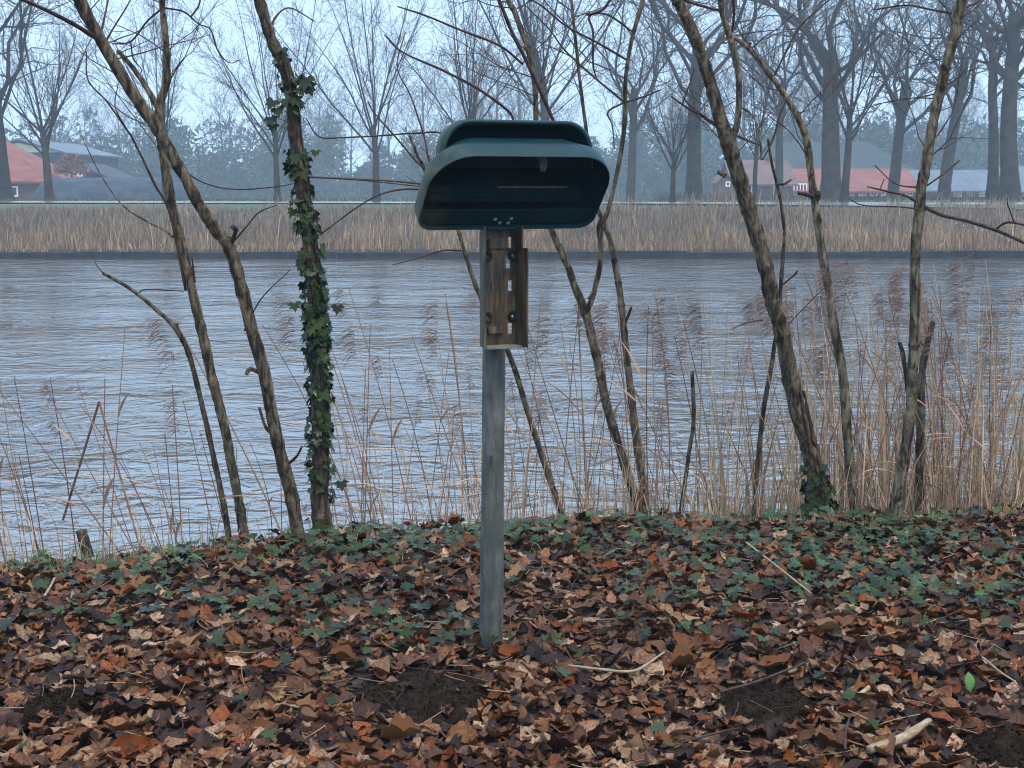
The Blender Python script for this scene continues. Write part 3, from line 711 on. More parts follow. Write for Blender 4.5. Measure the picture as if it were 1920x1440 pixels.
S4.limb([(193, 512, 3), (180, 495, 2), (182, 480, 1.5)], 0.05, 'twig', Y0=5.32)
S5 = Sapling('forked stem whose arms rise behind the right end of the hood', [(1197, 952, 28), (1170, 870, 24), (1141, 770, 22), (1121, 680, 22), (1098, 588, 22), (1076, 530, 18), (1051, 470, 17), (1032, 425, 15), (1015, 360, 14), (1004, 290, 13), (1005, 215, 12), (1002, 150, 13), (988, 85, 13), (965, 25, 13), (945, -30, 12)], 5.72, 0.1, 'bark', 35)
S5.limb([(1098, 588, 17), (1112, 555, 14), (1126, 490, 13), (1128, 430, 12), (1141, 390, 11), (1160, 310, 11), (1172, 225, 11), (1173, 150, 10), (1183, 80, 10), (1204, 5, 9), (1210, -25, 9)], -0.1)
S5.limb([(1038, 228, 8), (1015, 175, 8), (985, 110, 8), (960, 60, 8), (932, -10, 7)], -0.1, 'twig', Y0=5.7)
S5.limb([(1005, 330, 9), (1030, 262, 8), (1038, 228, 8)], -0.02, 'twig')
S5.limb([(980, 120, 5), (935, 85, 5), (860, 55, 4.5), (800, 30, 4), (745, 12, 3)], -0.2, 'twig', Y0=5.65)
S5.limb([(1175, 112, 5), (1120, 80, 4.5), (1060, 48, 4), (1005, 4, 3.5), (960, -5, 3)], -0.2, 'twig', Y0=5.65)
S5.limb([(1172, 192, 5), (1118, 148, 4.5), (1060, 95, 4), (1030, 55, 3), (985, 10, 2.5)], 0.1, 'twig', Y0=5.62)
S5.limb([(1171, 192, 4), (1205, 182, 3.5), (1240, 168, 3)], -0.05, 'twig', Y0=5.62)
S5.limb([(1170, 192, 4), (1140, 210, 4), (1148, 235, 3), (1152, 280, 2)], -0.05, 'twig', Y0=5.62)
S5.limb([(1186, 60, 4), (1140, 28, 5), (1105, 30, 5), (1112, 60, 4.5), (1112, 120, 4), (1118, 145, 3)], 0, 'twig', Y0=5.62)
S5.limb([(1100, 28, 5), (1130, 18, 6), (1150, -10, 6)], 0, 'twig', Y0=5.6)
S5.limb([(1118, 520, 6), (1112, 545, 5), (1103, 560, 4)], -0.05, 'twig')
S5.twigs(16, 330, 0, 0.2, 0.6)
S6 = Sapling('thin upright stem rising from the same foot as the forked stem', [(1211, 948, 22), (1197, 860, 19), (1181, 720, 18), (1167, 590, 17), (1156, 510, 16), (1146, 460, 13), (1130, 412, 12), (1118, 385, 11), (1108, 330, 10), (1100, 250, 9), (1085, 130, 8), (1070, -20, 7)], 5.80, 0.15, 'bark', 36)
S6.limb([(1170, 612, 7), (1178, 592, 6), (1184, 575, 5)], -0.03, 'twig')
S6.limb([(1128, 410, 10), (1122, 430, 9), (1128, 465, 8)], 0.02, 'twig')
S6.twigs(9, 260, 0, 0.2, 0.5)
S7 = Sapling('thick grooved elder trunk with ivy at its foot', [(1543, 968, 52), (1523, 870, 43), (1492, 740, 41), (1463, 620, 39), (1441, 530, 38), (1416, 430, 37), (1386, 330, 37), (1364, 268, 36), (1345, 200, 31), (1312, 95, 29), (1280, 20, 27), (1258, -30, 26)], 5.55, -0.1, 'bark', 37, name='elder_tree', sides=18)
S7.limb([(1376, 300, 24), (1374, 262, 17), (1382, 225, 15), (1385, 150, 15), (1371, 80, 16), (1355, 25, 15), (1347, -25, 14)], -0.15, 'bark_pale')
S7.limb([(1350, 238, 5), (1318, 218, 5), (1290, 203, 4.5), (1258, 181, 3.5)], -0.1, 'twig')
S7.limb([(1280, 195, 3), (1292, 160, 2.5), (1302, 128, 2)], -0.05, 'twig', Y0=5.35)
S7.limb([(1383, 255, 5), (1405, 265, 4.5), (1425, 272, 4)], -0.1, 'twig')
S7.limb([(1389, 200, 5), (1412, 218, 4.5), (1424, 250, 4.5), (1428, 300, 4)], -0.1, 'bark_pale')
S7.limb([(1372, 60, 5), (1376, 30, 5), (1374, -5, 6)], -0.05, 'twig')
S7.limb([(1352, 20, 7), (1330, 15, 6), (1290, 3, 6), (1265, -10, 5)], 0.05, 'twig')
S7.limb([(1430, 600, 4), (1400, 605, 3), (1370, 618, 2)], -0.05, 'twig')
S7.limb([(1360, 330, 12), (1345, 322, 8)], 0)
S7.twigs(14, 300, 0, 0.2, 0.5)
S8 = Sapling('slim stem with scarred bark arching over behind the grooved elder', [(1602, 955, 26), (1591, 850, 25), (1581, 720, 24), (1566, 620, 22), (1546, 500, 21), (1530, 400, 20), (1519, 320, 19), (1512, 260, 17), (1496, 220, 16), (1466, 170, 14), (1440, 135, 13), (1405, 92, 11), (1376, 70, 10)], 5.70, 0.05, 'bark_pale', 38)
S8.limb([(1528, 372, 9), (1512, 365, 8), (1497, 362, 8)], -0.05, 'twig')
S8.limb([(1528, 380, 12), (1534, 368, 13), (1533, 362, 12)], -0.03, 'bark_dark')
S8.limb([(1475, 185, 5), (1462, 215, 4.5), (1450, 260, 4), (1430, 300, 3)], -0.05, 'twig')
S8.limb([(1450, 145, 5), (1475, 95, 4.5), (1500, 50, 4), (1545, 8, 3.5), (1580, -20, 3)], 0.1, 'twig')
S8.limb([(1405, 92, 5), (1408, 80, 5)], 0, 'twig')
S8.twigs(12, 300, 60, 0.2, 0.5)
S9 = Sapling('tall pale elder stem with a curved foot, at the reeds', [(1677, 988, 40), (1687, 910, 31), (1702, 810, 27), (1711, 700, 27), (1715, 600, 25), (1717, 500, 25), (1722, 400, 25), (1736, 300, 25), (1756, 200, 25), (1776, 120, 25), (1790, 60, 24), (1808, -30, 23)], 5.38, -0.15, 'bark_pale', 39)
S9.limb([(1733, 388, 8), (1768, 404, 8), (1812, 414, 7.5), (1868, 432, 7), (1935, 462, 7)], -0.3, 'twig')
S9.limb([(1867, 430, 5), (1890, 417, 5), (1935, 425, 4.5)], -0.1, 'twig', Y0=5.08)
S9.limb([(1902, 418, 3.5), (1890, 385, 3), (1888, 372, 2)], -0.02, 'twig', Y0=5.02)
S9.limb([(1722, 382, 5), (1700, 368, 4.5), (1660, 358, 4), (1626, 350, 3)], -0.1, 'twig')
S9.limb([(1650, 356, 2.5), (1658, 335, 2)], 0, 'twig', Y0=5.2)
S9.limb([(1730, 352, 4), (1680, 345, 3), (1640, 310, 2.5)], 0.05, 'twig')
S9.limb([(1738, 348, 4), (1770, 325, 3.5), (1800, 300, 3)], 0.05, 'twig')
S9.limb([(1735, 395, 4), (1690, 388, 3), (1620, 385, 2.5), (1590, 372, 2)], -0.15, 'twig')
S9.limb([(1785, 25, 5), (1745, 18, 4.5), (1700, 10, 4), (1640, 18, 3)], 0.1, 'twig')
S9.limb([(1793, 22, 5), (1830, 5, 5), (1860, -15, 4)], 0.1, 'twig')
S9.limb([(1707, 765, 11), (1699, 710, 10), (1693, 665, 9), (1686, 642, 8)], 0.04, 'bark_dark')
S9.twigs(11, 420, 0, 0.15, 0.45)
S10 = Sapling('short broken-off stem beside the pale elder stem', [(1725, 905, 22), (1726, 800, 21), (1728, 720, 20), (1735, 665, 16), (1747, 610, 13), (1749, 604, 8)], 5.75, 0.0, 'bark_dark', 40)
S10.limb([(1738, 655, 4), (1725, 640, 3), (1719, 632, 2)], 0, 'twig')
S11 = Sapling('thin cut rod sticking up between the reeds', [(1277, 955, 11), (1289, 870, 10), (1300, 790, 10), (1298, 696, 9)], 5.75, 0, 'bark_dark', 41)
S12 = Sapling('thin crooked rod leaning behind the grooved elder trunk', [(1414, 958, 13), (1420, 880, 12), (1432, 770, 12), (1449, 670, 11), (1461, 580, 10), (1468, 480, 9), (1470, 430, 8), (1462, 370, 8), (1448, 310, 7), (1440, 260, 6)], 5.85, 0.05, 'bark_dark', 42)
S12.limb([(1455, 345, 5), (1470, 345, 5), (1484, 336, 5)], -0.04, 'bark_pale')
S12.limb([(1466, 535, 4), (1490, 515, 4), (1495, 508, 4)], -0.04, 'twig')
S12.limb([(1450, 640, 3), (1500, 585, 2.5), (1545, 540, 2)], 0.05, 'twig')
S13 = Sapling('thin slanting stem passing behind the post', [(1056, 975, 17), (1022, 870, 16), (986, 760, 14), (955, 665, 13), (922, 600, 11), (895, 545, 11), (878, 495, 10), (862, 440, 9), (850, 390, 8), (846, 330, 7)], 5.70, 0.0, 'bark', 43)
S13.limb([(962, 680, 8), (954, 676, 7)], 0, 'twig')
S13.limb([(856, 415, 5), (850, 350, 5), (820, 325, 4), (790, 312, 4), (740, 255, 3.5), (700, 210, 3), (690, 190, 2)], -0.1, 'twig')
S13.limb([(850, 350, 4), (790, 345, 4), (740, 340, 3.5), (660, 335, 3), (590, 332, 3)], -0.1, 'twig')
S13.limb([(850, 370, 4), (795, 356, 4), (735, 358, 4), (680, 382, 3.5), (600, 440, 3)], -0.1, 'twig')
S13.limb([(846, 330, 5), (835, 255, 4), (780, 250, 4), (720, 254, 3.5), (640, 258, 3.5), (598, 256, 3), (574, 222, 2)], -0.1, 'twig')
S13.limb([(850, 370, 4), (808, 310, 4), (795, 255, 3.5), (770, 180, 3), (745, 125, 2.5), (760, 60, 2)], 0.1, 'twig')
S13.limb([(846, 330, 6), (920, 250, 6), (962, 222, 6), (905, 172, 6), (830, 132, 5), (755, 98, 4), (720, 65, 2.5)], -0.1, 'twig')
S13.limb([(868, 470, 4), (830, 470, 3.5), (780, 485, 3), (735, 497, 2)], 0, 'twig')
S13.limb([(856, 420, 8), (806, 335, 8), (782, 290, 7), (768, 255, 6)], 0.05, 'bark_dark')
S13.twigs(5, 450, 340, 0.2, 0.5)

# short cut stake at the water, left
st = G(160, 1030); root = empty('stake', (st.x, st.y, st.z), 'short sawn-off wooden stake standing at the water', 'stake')
V, Q, T, C = stem_mesh([P(166, 1045, st.y + 0.1), P(160, 1020, st.y + 0.1), P(154, 994, st.y + 0.1)], [0.046, 0.044, 0.042], 12, False, 5)
link('stake_body', new_mesh('stake_body', V, [Q, T], C * np.array([0.8, 0.85, 0.75])), M['bark_dark'], root)

# ------------------------------------------------------------------ leaves
def leaf_shape(kind, seed, cs=(-1, 0, 1), mul=1):
    """unit-length leaf along +Y; returns verts, quads"""
    r = random.Random(seed); rows = {'oak': 11, 'beech': 6, 'maple': 9}[kind] * mul
    V = []; bend = r.uniform(-1.3, 1.8); fold = r.uniform(-0.35, 0.8); tw = r.uniform(-1.0, 1.0); wv = r.uniform(0.03, 0.10); ph = r.uniform(0, 6)
    for i in range(rows + 1):
        t = i / rows
        if kind == 'oak': w = 0.27 * math.sin(math.pi * min(t ** 0.8 * 0.97 + 0.02, 1)) * (1 + 0.30 * math.cos(t * 2 * math.pi * 4.2))
        elif kind == 'beech': w = 0.30 * math.sin(math.pi * (t * 0.98 + 0.01)) ** 0.8
        else: w = 0.48 * math.sin(math.pi * (t ** 0.75 * 0.97 + 0.015)) * (0.72 + 0.38 * abs(math.cos(t * math.pi * 2.6)))
        w = max(w, 0.008); a = bend * (t - 0.3)
        y = t; z = 0.5 * bend * (t - 0.4) ** 2
        for s in cs:
            q = s * w * (1 + r.uniform(-0.1, 0.1)); c = fold * abs(q) * (1.3 if abs(s) == 1 else 1) + tw * q * (t - 0.5) + wv * math.sin(9 * t + ph + 2.5 * s) * abs(s) + r.gauss(0, 0.006)
            V.append((q * (1 - 0.15 * abs(fold)), y - 0.45, z + c))
    Q = []
    for i in range(rows):
        for j in range(len(cs) - 1): k = i * len(cs) + j; Q.append((k, k + 1, k + len(cs) + 1, k + len(cs)))
    return np.array(V), np.array(Q)

def ivy_shape(seed):
    r = random.Random(seed)
    out = [(0, -0.06), (0.22, -0.22), (0.36, -0.16), (0.52, 0.02), (0.30, 0.16), (0.40, 0.42), (0.17, 0.40), (0.0, 0.74)]
    out = [(x * (1 + r.uniform(-.12, .12)), y * (1 + r.uniform(-.12, .12))) for x, y in out]
    pts = out + [(-x * (1 + r.uniform(-.1, .1)), y) for x, y in out[1:-1]][::-1]
    cz = r.uniform(-0.3, 0.5); V = [(0, 0.12, 0)] + [(x, y, cz * (x * x + (y - .1) ** 2) + r.gauss(0, 0.025)) for x, y in pts]
    n = len(pts); return np.array(V), np.array([(0, 1 + i, 1 + (i + 1) % n) for i in range(n)])

def rotmats(yaw, tilt, tdir, roll):
    """rotation: yaw about Z, then tilt about a horizontal axis at tdir"""
    n = len(yaw); c, s = np.cos(yaw), np.sin(yaw); Z0 = np.zeros(n); O = np.ones(n)
    Rz = np.stack([np.stack([c, -s, Z0], 1), np.stack([s, c, Z0], 1), np.stack([Z0, Z0, O], 1)], 1)
    k = np.stack([np.cos(tdir), np.sin(tdir), Z0], 1); K = np.zeros((n, 3, 3))
    K[:, 0, 2] = k[:, 1]; K[:, 1, 2] = -k[:, 0]; K[:, 2, 0] = -k[:, 1]; K[:, 2, 1] = k[:, 0]
    st, ct = np.sin(tilt)[:, None, None], (1 - np.cos(tilt))[:, None, None]
    return (np.eye(3)[None] + st * K + ct * (K @ K)) @ Rz

LEAFCOL = [(0.27, 0.145, 0.074), (0.22, 0.105, 0.048), (0.35, 0.205, 0.115), (0.022, 0.010, 0.007), (0.034, 0.014, 0.009), (0.046, 0.019, 0.011), (0.125, 0.044, 0.017), (0.165, 0.066, 0.026), (0.080, 0.030, 0.014), (0.185, 0.047, 0.010), (0.105, 0.040, 0.019), (0.058, 0.024, 0.014), (0.20, 0.080, 0.027), (0.13, 0.064, 0.036)]
TEMPL = [(kd,) + leaf_shape(kd, 500 + 17 * i + j) for i, kd in enumerate(('oak', 'beech', 'maple')) for j in range(8)]
FINE = [(kd,) + leaf_shape(kd, 500 + 17 * i + j, (-1, -0.7, -0.35, 0, 0.35, 0.7, 1), 2) for i, kd in enumerate(('oak', 'beech', 'maple')) for j in range(8)]
HILLS = [(780, 1318, 160, 74, 0.038), (1435, 1335, 115, 60, 0.034), (95, 1345, 90, 48, 0.034), (1890, 1435, 115, 55, 0.04)]
HG = []
for hx, hy, rx, ry, hh in HILLS:
    c = G(hx, hy); a = G(hx + rx, hy); d1 = G(hx, hy - ry); HG.append((c, a.x - c.x, abs(d1.y - c.y), hh))
def in_hill(x, y, f=1.0):
    m_ = np.zeros(len(x), bool)
    for c, rx, ry, hh in HG: m_ |= ((x - c.x) / rx) ** 2 + ((y - c.y) / ry) ** 2 < f
    return m_

def scatter(n, zmax, tiltmax, side=False):
    y = nrg.uniform(2.2, 5.95, n); x = nrg.uniform(-0.42, 0.42, n) * y
    if side: x = np.sign(x) * nrg.uniform(0.42, 0.80, n) * y
    e = edge(x); ok = y < e + 0.12 - 0.25 * nrg.random(n) ** 3
    ok &= ~(in_hill(x, y, 0.62) & (nrg.random(n) < 0.93))
    x, y = x[ok], y[ok]; n = len(x)
    d = dict(x=x, y=y, z=gz(x, y) + 0.006 + nrg.random(n) * zmax, s=np.where(nrg.random(n) < 0.3, nrg.uniform(0.020, 0.045, n), nrg.uniform(0.042, 0.086, n)), yaw=nrg.uniform(0, 6.28, n),
             tilt=np.where(nrg.random(n) < 0.10, 1.1, tiltmax) * nrg.random(n) ** 1.4, td=nrg.uniform(0, 6.28, n), k=nrg.choice(24, n, p=np.array([0.38] * 8 + [0.47] * 8 + [0.15] * 8) / 8), c=pal(n, LEAFCOL, 0.3) * np.array([0.80, 0.84, 0.92]))
    return d

def leaf_arrays(d, T, sel):
    """placed geometry of the leaves sel with templates T"""
    a = Acc()
    R = rotmats(d['yaw'], d['tilt'], d['td'], None)
    for k in range(len(T)):
        m_ = sel[d['k'][sel] == k]
        if not len(m_): continue
        V, Q = T[k][-2], T[k][-1]
        W = np.einsum('nij,vj->nvi', R[m_], V) * d['s'][m_][:, None, None] + np.stack([d['x'][m_], d['y'][m_], d['z'][m_]], 1)[:, None, :]
        F = (Q[None] + (np.arange(len(m_)) * len(V))[:, None, None]).reshape(-1, Q.shape[1])
        a.add(W.reshape(-1, 3), F, np.repeat(d['c'][m_], len(V), axis=0))
    return a

d1 = scatter(17000, 0.022, 0.62)
d2 = scatter(5200, 0.022, 0.62, True); d2['s'] *= 1.15; d1 = {k: np.concatenate([d1[k], d2[k]]) for k in d1}
tag(link('leaf_litter', leaf_arrays(d1, TEMPL, np.arange(len(d1['x']))).mesh('leaf_litter'), M['leaf']), 'thick brown carpet of fallen leaves on the near bank', 'leaf litter', kind='stuff')
nd = 520; y = nrg.uniform(2.9, 5.6, nd); x = nrg.uniform(-0.4, 0.4, nd) * y; ok = y < edge(x); x, y = x[ok], y[ok]; nd = len(x); g = nrg.uniform(0, 6.28, nd); L = nrg.uniform(0.03, 0.13, nd); tl = nrg.normal(0, 0.25, nd)
kk = np.linspace(-0.5, 0.5, 5); bw = nrg.normal(0, 0.25, nd)
PX = np.stack([x[:, None] + (kk * np.cos(g)[:, None] - bw[:, None] * kk ** 2 * np.sin(g)[:, None]) * L[:, None], y[:, None] + (kk * np.sin(g)[:, None] + bw[:, None] * kk ** 2 * np.cos(g)[:, None]) * L[:, None], (gz(x, y) + 0.034)[:, None] + kk * (tl * L)[:, None]], 2)
V, Q, _ = tubes(PX, np.repeat(nrg.uniform(0.0006, 0.0017, nd)[:, None], 5, 1), 4)
tag(link('litter_straws', new_mesh('litter_straws', V, Q, np.repeat(pal(nd, [(0.30, 0.20, 0.11), (0.05, 0.025, 0.018), (0.11, 0.055, 0.032), (0.22, 0.13, 0.07)], 0.2), 20, axis=0)), M['reed']), 'thin straws and leaf stalks strewn in the leaf litter', 'straw', kind='stuff')
# the largest fallen leaves on top, one by one
top = scatter(2600, 0.0, 0.6)
inside = (np.abs(top['x'] / top['y']) < 0.355) & (top['y'] > 3.0) & ~in_hill(top['x'], top['y'], 1.0)
order = np.where(inside)[0]; order = order[np.argsort(top['y'][order])]
pick = order[np.linspace(0, min(len(order), 900) - 1, 290).astype(int)]
LAB = {'oak': ('lobed brown oak leaf lying on top of the leaf litter', 'fallen oak leaves', 'oak_leaf'), 'beech': ('smooth oval brown leaf lying on top of the leaf litter', 'fallen oval leaves', 'beech_leaf'), 'maple': ('broad pointed brown leaf lying on top of the leaf litter', 'fallen broad leaves', 'broad_leaf')}
vmesh = {}
R = rotmats(top['yaw'], top['tilt'], top['td'], None)
for i in pick:
    k = int(top['k'][i]); ci = int(nrg.integers(0, 4)); key = (k, ci)
    if key not in vmesh:
        kd, V, Q = FINE[k]; vmesh[key] = new_mesh('leaf', V, Q, np.repeat(pal(1, [LEAFCOL[j] for j in (0, 1, 2, 12, 7, 9, 13)], 0.15) * 0.9, len(V), axis=0)); vmesh[key].materials.append(M['leaf'])
    lb, gr, nm = LAB[TEMPL[k][0]]
    o = bpy.data.objects.new(nm, vmesh[key]); COL.objects.link(o)
    s = float(top['s'][i]) * 1.12
    o.matrix_world = Matrix.LocRotScale(Vector((top['x'][i], top['y'][i], top['z'][i] + 0.024)), Matrix(R[i].tolist()).to_quaternion(), Vector((s, s, s)))
    tag(o, lb, 'leaf', gr)

# ------------------------------------------------------------------ ivy on the ground
IVYCOL = [(0.014, 0.031, 0.007), (0.021, 0.043, 0.009), (0.008, 0.019, 0.005), (0.034, 0.056, 0.009), (0.034, 0.056, 0.022), (0.022, 0.039, 0.005), (0.010, 0.022, 0.009)]
IVT = [ivy_shape(700 + i) for i in range(10)]
ivm = []
for i in range(20):
    V, T = IVT[i % 10]; me = new_mesh('ivy_leaf', V, T, np.repeat(pal(1, IVYCOL, 0.2), len(V), axis=0)); me.materials.append(M['ivy']); ivm.append(me)
PATCH = [(1640, 1010, 190, 50, 330, 'dense ground ivy spreading round the foot of the grooved elder'), (1450, 1075, 240, 50, 260, 'ground ivy creeping downslope between elder foot and dark soil'),
         (1130, 1010, 220, 36, 210, 'ground ivy along the bank edge right of the post'), (800, 1012, 150, 38, 150, 'ground ivy along the bank edge left of the post'),
         (780, 1195, 130, 34, 70, 'small ivy patch at the left of the post foot above the bare soil'), (420, 1150, 250, 55, 170, 'ivy patch in the leaves below the leaning elder stem'),
         (260, 1075, 230, 34, 110, 'ivy strip near the sawn-off stake'), (1790, 1125, 160, 45, 130, 'ivy patch below the pale elder stem'),
         (620, 1035, 110, 34, 110, 'ivy patch at the foot of the ivy-clad trunk'), (1290, 1170, 170, 50, 60, 'scattered ivy sprigs among leaves right of the post'),
         (960, 1300, 900, 120, 60, 'lone ivy leaves poking through the leaves around the molehills')]
for cx, cy, rx, ry, n, lab in PATCH:
    n = int(n * 0.92); u = nrg.normal(0, 0.75, n); w = nrg.normal(0, 0.75, n)
    pts = [G(min(max(cx + rx * a, -40), 1960), min(max(cy + ry * b_, 962), 1437)) for a, b_ in zip(u, w)]
    pts = [p for p in pts if p.y < edge(p.x) + 0.05 and not in_hill(np.array([p.x]), np.array([p.y]), 0.8)[0]]; n = len(pts)
    n = int(n * 0.95); pts = pts[:n]
    pts.sort(key=lambda p: p.y)
    c = G(cx, cy); root = empty('ground_ivy', (c.x, c.y, c.z), lab, 'ivy')
    d = dict(x=np.array([p.x for p in pts]), y=np.array([p.y for p in pts]), z=np.array([p.z for p in pts]) + 0.022 + nrg.random(n) * 0.045, s=nrg.uniform(0.028, 0.058, n), yaw=nrg.uniform(0, 6.28, n),
             tilt=0.75 * nrg.random(n), td=nrg.uniform(0, 6.28, n) * 0 + nrg.normal(0.1, 1.2, n), k=nrg.integers(0, 10, n), c=pal(n, IVYCOL, 0.25))
    R = rotmats(d['yaw'], d['tilt'], d['td'], None); big = np.arange(min(26, n))
    rest = np.arange(len(big), n)
    if len(rest):
        o = link('foliage', leaf_arrays(d, IVT, rest).mesh('foliage', False), M['ivy'], root); o['kind'] = 'stuff'
    inv = Matrix.Translation(root.location).inverted()
    for i in big:
        o = bpy.data.objects.new('ivy_leaf', ivm[int(nrg.integers(0, 20))]); COL.objects.link(o); o.parent = root
        o.matrix_local = inv @ Matrix.LocRotScale(Vector((d['x'][i], d['y'][i], d['z'][i])), Matrix(R[i].tolist()).to_quaternion(), Vector((d['s'][i],) * 3))
    # creeping runners
    a = Acc()
    for _ in range(6):
        p0 = pts[rng.randrange(n)]; pp = [(p0.x, p0.y, float(gz(p0.x, p0.y)) + 0.02)]; g = rng.uniform(0, 6.28)
        for k in range(7):
            g += rng.gauss(0, 0.4); x, y = pp[-1][0] + 0.04 * math.cos(g), pp[-1][1] + 0.04 * math.sin(g); pp.append((x, y, float(gz(x, y)) + 0.022 + 0.01 * rng.random()))
        V, Q, _ = tubes(np.array([pp]), np.full((1, 8), 0.0016), 5); a.add(V, Q)
    o = link('runners', a.mesh('runners'), M['twig'], root); o['kind'] = 'stuff'

def climbing_ivy(sap, label, n, dens, size):
    root = empty('climbing_ivy', tuple(sap.root.location), label, 'ivy'); inv = Matrix.Translation(root.location).inverted()
    ys = [p[1] for p in sap.path][::-1]; xs = [p[0] for p in sap.path][::-1]; ws = [p[2] for p in sap.path][::-1]
    ac = Acc()
    for i in range(int(n * 2.2)):
        y = dens(); x = float(np.interp(y, ys, xs)); w = sap.wf * float(np.interp(y, ys, ws)) / FPX * sap.Yf(y) / 2
        a = rng.uniform(-math.pi, math.pi); c = P(x, y, sap.Yf(y)); nd = Vector((math.sin(a), -math.cos(a), 0))
        pos = c + nd * (w * 1.02 + rng.uniform(0.004, 0.022))
        zax = (nd + Vector((rng.gauss(0, .35), rng.gauss(0, .35), rng.uniform(0.0, 0.7)))).normalized()
        yax = Vector((rng.gauss(0, .6), rng.gauss(0, .3), -1)); yax = (yax - zax * yax.dot(zax)).normalized(); xax = yax.cross(zax)
        R3 = Matrix((xax, yax, zax)).transposed(); s = size * rng.uniform(0.45, 1.4)
        if i >= n:
            V, T = IVT[i % 10]; s *= 0.8; ac.add(V @ np.array(R3.transposed()) * s + np.array(pos), T, pal(1, IVYCOL, 0.25)[0]); continue
        o = bpy.data.objects.new('ivy_leaf', ivm[rng.randrange(20)]); COL.objects.link(o); o.parent = root
        o.matrix_local = inv @ Matrix.LocRotScale(pos, R3.to_quaternion(), Vector((s, s, s)))
    o = link('small_leaves', ac.mesh('small_leaves', False), M['ivy'], root); o['kind'] = 'stuff'
    # clinging vine
    P3 = []
    for q in range(3):
        a0 = rng.uniform(-1.2, 1.2); pp = []
        for k in range(40):
            y = max(ys) - 15 - (max(ys) - 120 if n > 100 else 220) * k / 39; x = float(np.interp(y, ys, xs)); w = sap.wf * float(np.interp(y, ys, ws)) / FPX * sap.Yf(y) / 2
            a0 += rng.gauss(0, 0.12); c = P(x, y, sap.Yf(y)); pp.append(tuple(c + Vector((math.sin(a0), -math.cos(a0), 0)) * (w + 0.003)))
        P3.append(pp)
    V, Q, _ = tubes(np.array(P3), np.full((3, 40), 0.004), 6); link('vine', new_mesh('vine', V, Q), M['twig'], root)
    return root
def d3():
    u = rng.random()
    if u < 0.80: return rng.triangular(380, 1000, 640)
    if u < 0.93: return rng.uniform(280, 430)
    return rng.choice((150, 165, 185, 205, 215, 105))  + rng.uniform(-14, 14)
IV3 = climbing_ivy(S3, 'dark glossy ivy climbing the thick leaning trunk', 285, d3, 0.044)
for px_, py_, s_ in ((574, 148, .075), (578, 162, .06), (563, 168, .055), (512, 190, .06), (520, 205, .05), (507, 222, .055), (592, 284, .04), (556, 185, .05), (512, 235, .045), (633, 575, .05), (552, 570, .055), (640, 905, .055), (550, 395, .045)):
    o = bpy.data.objects.new('ivy_leaf', ivm[rng.randrange(20)]); COL.objects.link(o); o.parent = IV3; Yd = S3.Yf(py_) - 0.03; cx_ = float(np.interp(py_, [q[1] for q in S3.path][::-1], [q[0] for q in S3.path][::-1]))
    o.matrix_local = Matrix.Translation(IV3.location).inverted() @ Matrix.LocRotScale(P(px_, py_, Yd), Matrix.Rotation(math.radians(62 + rng.uniform(-15, 15)), 3, 'X').to_quaternion() @ Matrix.Rotation(rng.uniform(-0.5, 0.5) + math.pi, 3, 'Z').to_quaternion(), Vector((s_,) * 3))
    V, Q, _ = tubes(np.array([[tuple(P(cx_, py_ + 14, Yd + 0.03)), tuple(P((cx_ + px_) / 2, py_ + 2, Yd)), tuple(P(px_, py_, Yd))]]), np.full((1, 3), 0.0012), 5)
    link('leaf_stalk', new_mesh('leaf_stalk', V, Q), M['twig'], IV3)
climbing_ivy(S7, 'short ivy growth on the foot of the grooved elder trunk', 60, lambda: rng.triangular(860, 985, 960), 0.046)

# ------------------------------------------------------------------ molehills of bare soil
M['soil'] = simple('crumbly_soil', (0.006, 0.004, 0.003), (0.024, 0.0155, 0.010), 45, 0.95, bmp=0.02, spec=0.05)
HL = ['wide dark molehill of bare soil in front of the post', 'smaller dark molehill of bare soil crossed by a twig', 'small dark molehill half buried in leaves below the ivy patch', 'dark molehill of bare soil next to the pale split stick']
for (c, rx, ry, hh), lab in zip(HG, HL):
    n = 46; V = []; F = []
    for i in range(n):
        for j in range(n):
            u, w = (i / (n - 1) * 2 - 1) * 1.15, (j / (n - 1) * 2 - 1) * 1.15; q = u * u + w * w
            x, y = c.x + u * rx, c.y + w * ry; nz = mnoise.noise((x * 28, y * 28, 1)) + 0.6 * mnoise.noise((x * 75, y * 75, 4)) + 0.4 * mnoise.noise((x * 150, y * 150, 7))
            V.append((x, y, float(gz(x, y)) + hh * max(0, 1 - q) ** 0.8 - 0.006 + 0.020 * nz * min(1, max(0, 1.25 - q))))
    for i in range(n - 1):
        for j in range(n - 1): k = i * n + j; F.append((k, k + n, k + n + 1, k + 1))
    root = empty('molehill', (c.x, c.y, c.z), lab, 'molehill')
    link('heap', new_mesh('heap', V, np.array(F)), M['soil'], root)
    a = Acc(); nb = 900
    for _ in range(nb):
        g, q = rng.uniform(0, 6.28), math.sqrt(rng.random()) * 1.1; x, y = c.x + rx * q * math.cos(g), c.y + ry * q * math.sin(g); s = rng.uniform(0.0012, 0.0055)
        z = float(gz(x, y)) + hh * max(0, 1 - q * q) ** 0.8
        oc = np.array([(1,0,0),(0,1,0),(-1,0,0),(0,-1,0),(0,0,1),(0,0,-1)]) * s * np.array([[rng.uniform(.3,1.5)] for _ in range(6)]) + np.array([x, y, z])
        a.add(oc, np.array([(0,1,4),(1,2,4),(2,3,4),(3,0,4),(1,0,5),(2,1,5),(3,2,5),(0,3,5)]))
    o = link('crumbs', a.mesh('crumbs'), M['soil'], root); o['kind'] = 'stuff'

